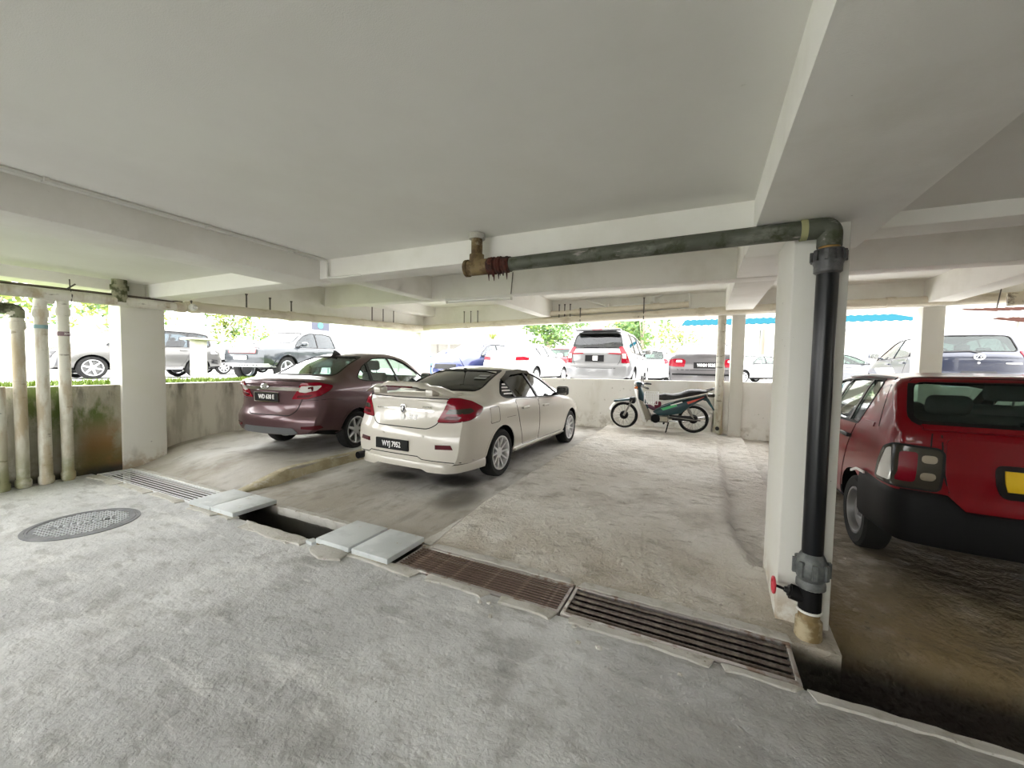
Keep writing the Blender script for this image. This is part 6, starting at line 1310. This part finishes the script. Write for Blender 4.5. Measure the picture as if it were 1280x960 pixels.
g = G(); g.add([(-.12, -.06, .70), (-.12, .06, .70), (-.24, -.06, .66), (-.24, .06, .66), (-.345, -.055, .46), (-.345, .055, .46), (-.325, -.055, .45), (-.325, .055, .45), (-.20, -.06, .62), (-.20, .06, .62), (-.1, -.06, .64), (-.1, .06, .64)], [(0, 1, 3, 2), (2, 3, 5, 4), (4, 5, 7, 6), (6, 7, 9, 8), (8, 9, 11, 10), (10, 11, 1, 0), (0, 2, 8, 10), (2, 4, 6, 8), (1, 11, 9, 3), (3, 9, 7, 5)]); g.build('rear_mudguard', p_teal, t, 0)
g = G(); vs = []; N = 14
for i in range(N + 1):
    a = math.radians(62 + 100 * i / N); r = R + .03
    for yy, dr in ((-.05, -.025), (0, 0), (.05, -.025), (.046, -.03), (0, -.006), (-.046, -.03)): vs.append(((r + dr) * math.cos(a), yy, R + (r + dr) * math.sin(a)))
fs = [tuple(range(6)), tuple(N * 6 + q for q in range(5, -1, -1))]
for i in range(N):
    for q in range(6): fs.append((i * 6 + q, i * 6 + (q + 1) % 6, i * 6 + 6 + (q + 1) % 6, i * 6 + 6 + q))
g.add(vs, fs); g.build('white_mudguard', p_bike_white, t, 50)
# engine, frame, exhaust, stand, chain case
g = G(); g.tube([(.86, 0, .50), (.70, 0, .42), (.50, 0, .42), (.25, 0, .42)], .04, 10); g.build('frame', plain('plum_paint', (.10, .03, .06), .4), t, 50)
g = G(); g.rbox(.42, .74, -.09, .09, .17, .31, .03, 2); en = g.build('engine', metal, t, 40)
g = G(); g.lathe([(.085, .085), (.08, .115), (.045, .125), (.001, .125)], 20, 'y', Matrix.Translation((.65, 0, .245))); g.build('flywheel_cover', blk_matte, en, 40)
g = G()
for q in range(6): g.rbox(.74 + q * .018, .75 + q * .018, -.065, .065, .20, .32, .004, 1)
g.build('cylinder_fins', metal, en, 0)
g = G(); g.rbox(.44, .58, .09, .115, .20, .29, .012, 1); g.rbox(.36, .52, .10, .12, .24, .26, .006, 1); g.build('gear_cover', plain('cream_alloy', (.55, .52, .42), .45, .4), en, 30)
g = G(); g.rbox(-.07, .42, .075, .10, .235, .33, .02, 2); g.build('chain_case', blk, t, 40)
g = G(); g.tube([(.42, .085, .30), (.0, .085, R), (-.12, .085, R)], .018, 8); g.build('swingarm', metal, t, 50)
for s in (-1, 1): g = G(); g.tube([(-.01, s * .085, R + .02), (.07, s * .085, .40), (.12, s * .08, .52)], [.016, .024, .022], 10); g.build('shock_absorber', metal, t, 50)
g = G(); g.tube(bent([(.80, -.08, .22), (.60, -.12, .15), (.25, -.12, .16), (-.28, -.13, .27)], .08), [.016] * 12 + [.016] + [.035], 10) if False else g.tube([(.80, -.08, .22), (.60, -.12, .15), (.25, -.12, .17), (.15, -.125, .19), (-.28, -.13, .28)], [.016, .016, .018, .036, .036], 12); g.build('exhaust', chrome, t, 50)
for s in (-1, 1): g = G(); g.tube([(.50, s * .06, .17), (.50, s * .22, .185)], .012, 8); g.tube([(.5, s * .13, .185), (.5, s * .23, .19)], .018, 8); g.build('footrest', blk_matte, t, 50)
g = G(); g.tube([(.42, .09, .19), (.455, .17, .035), (.47, .19, .0)], [.014, .012, .012], 8); g.rbox(.45, .51, .175, .215, -.006, .006, .003, 1); g.build('side_stand', blk, t, 50)
# wire basket behind the leg shield
g = G(); W = .006; bx0, bx1, by, bz0, bz1 = .62, .86, .13, .52, .72
for z in (bz0, (bz0 + bz1) / 2, bz1): g.tube([(bx0, -by, z), (bx1, -by, z), (bx1, by, z), (bx0, by, z)], W, 5, closed=True)
for i in range(7):
    x = bx0 + (bx1 - bx0) * i / 6
    for s in (-1, 1): g.tube([(x, s * by, bz0), (x, s * by, bz1)], W, 5)
    g.tube([(x, -by, bz0), (x, by, bz0)], W, 5)
for i in range(1, 6):
    y = -by + 2 * by * i / 6
    for x in (bx0, bx1): g.tube([(x, y, bz0), (x, y, bz1)], W, 5)
g.build('wire_basket', plain('white_wire', (.85, .85, .86), .4), t, 50)
g = G(); g.rbox(.56, .68, -.06, .06, .43, .56, .03, 2); g.build('cloth_bundle', plain('dark_red_cloth', (.14, .02, .04), .9), t, 40)
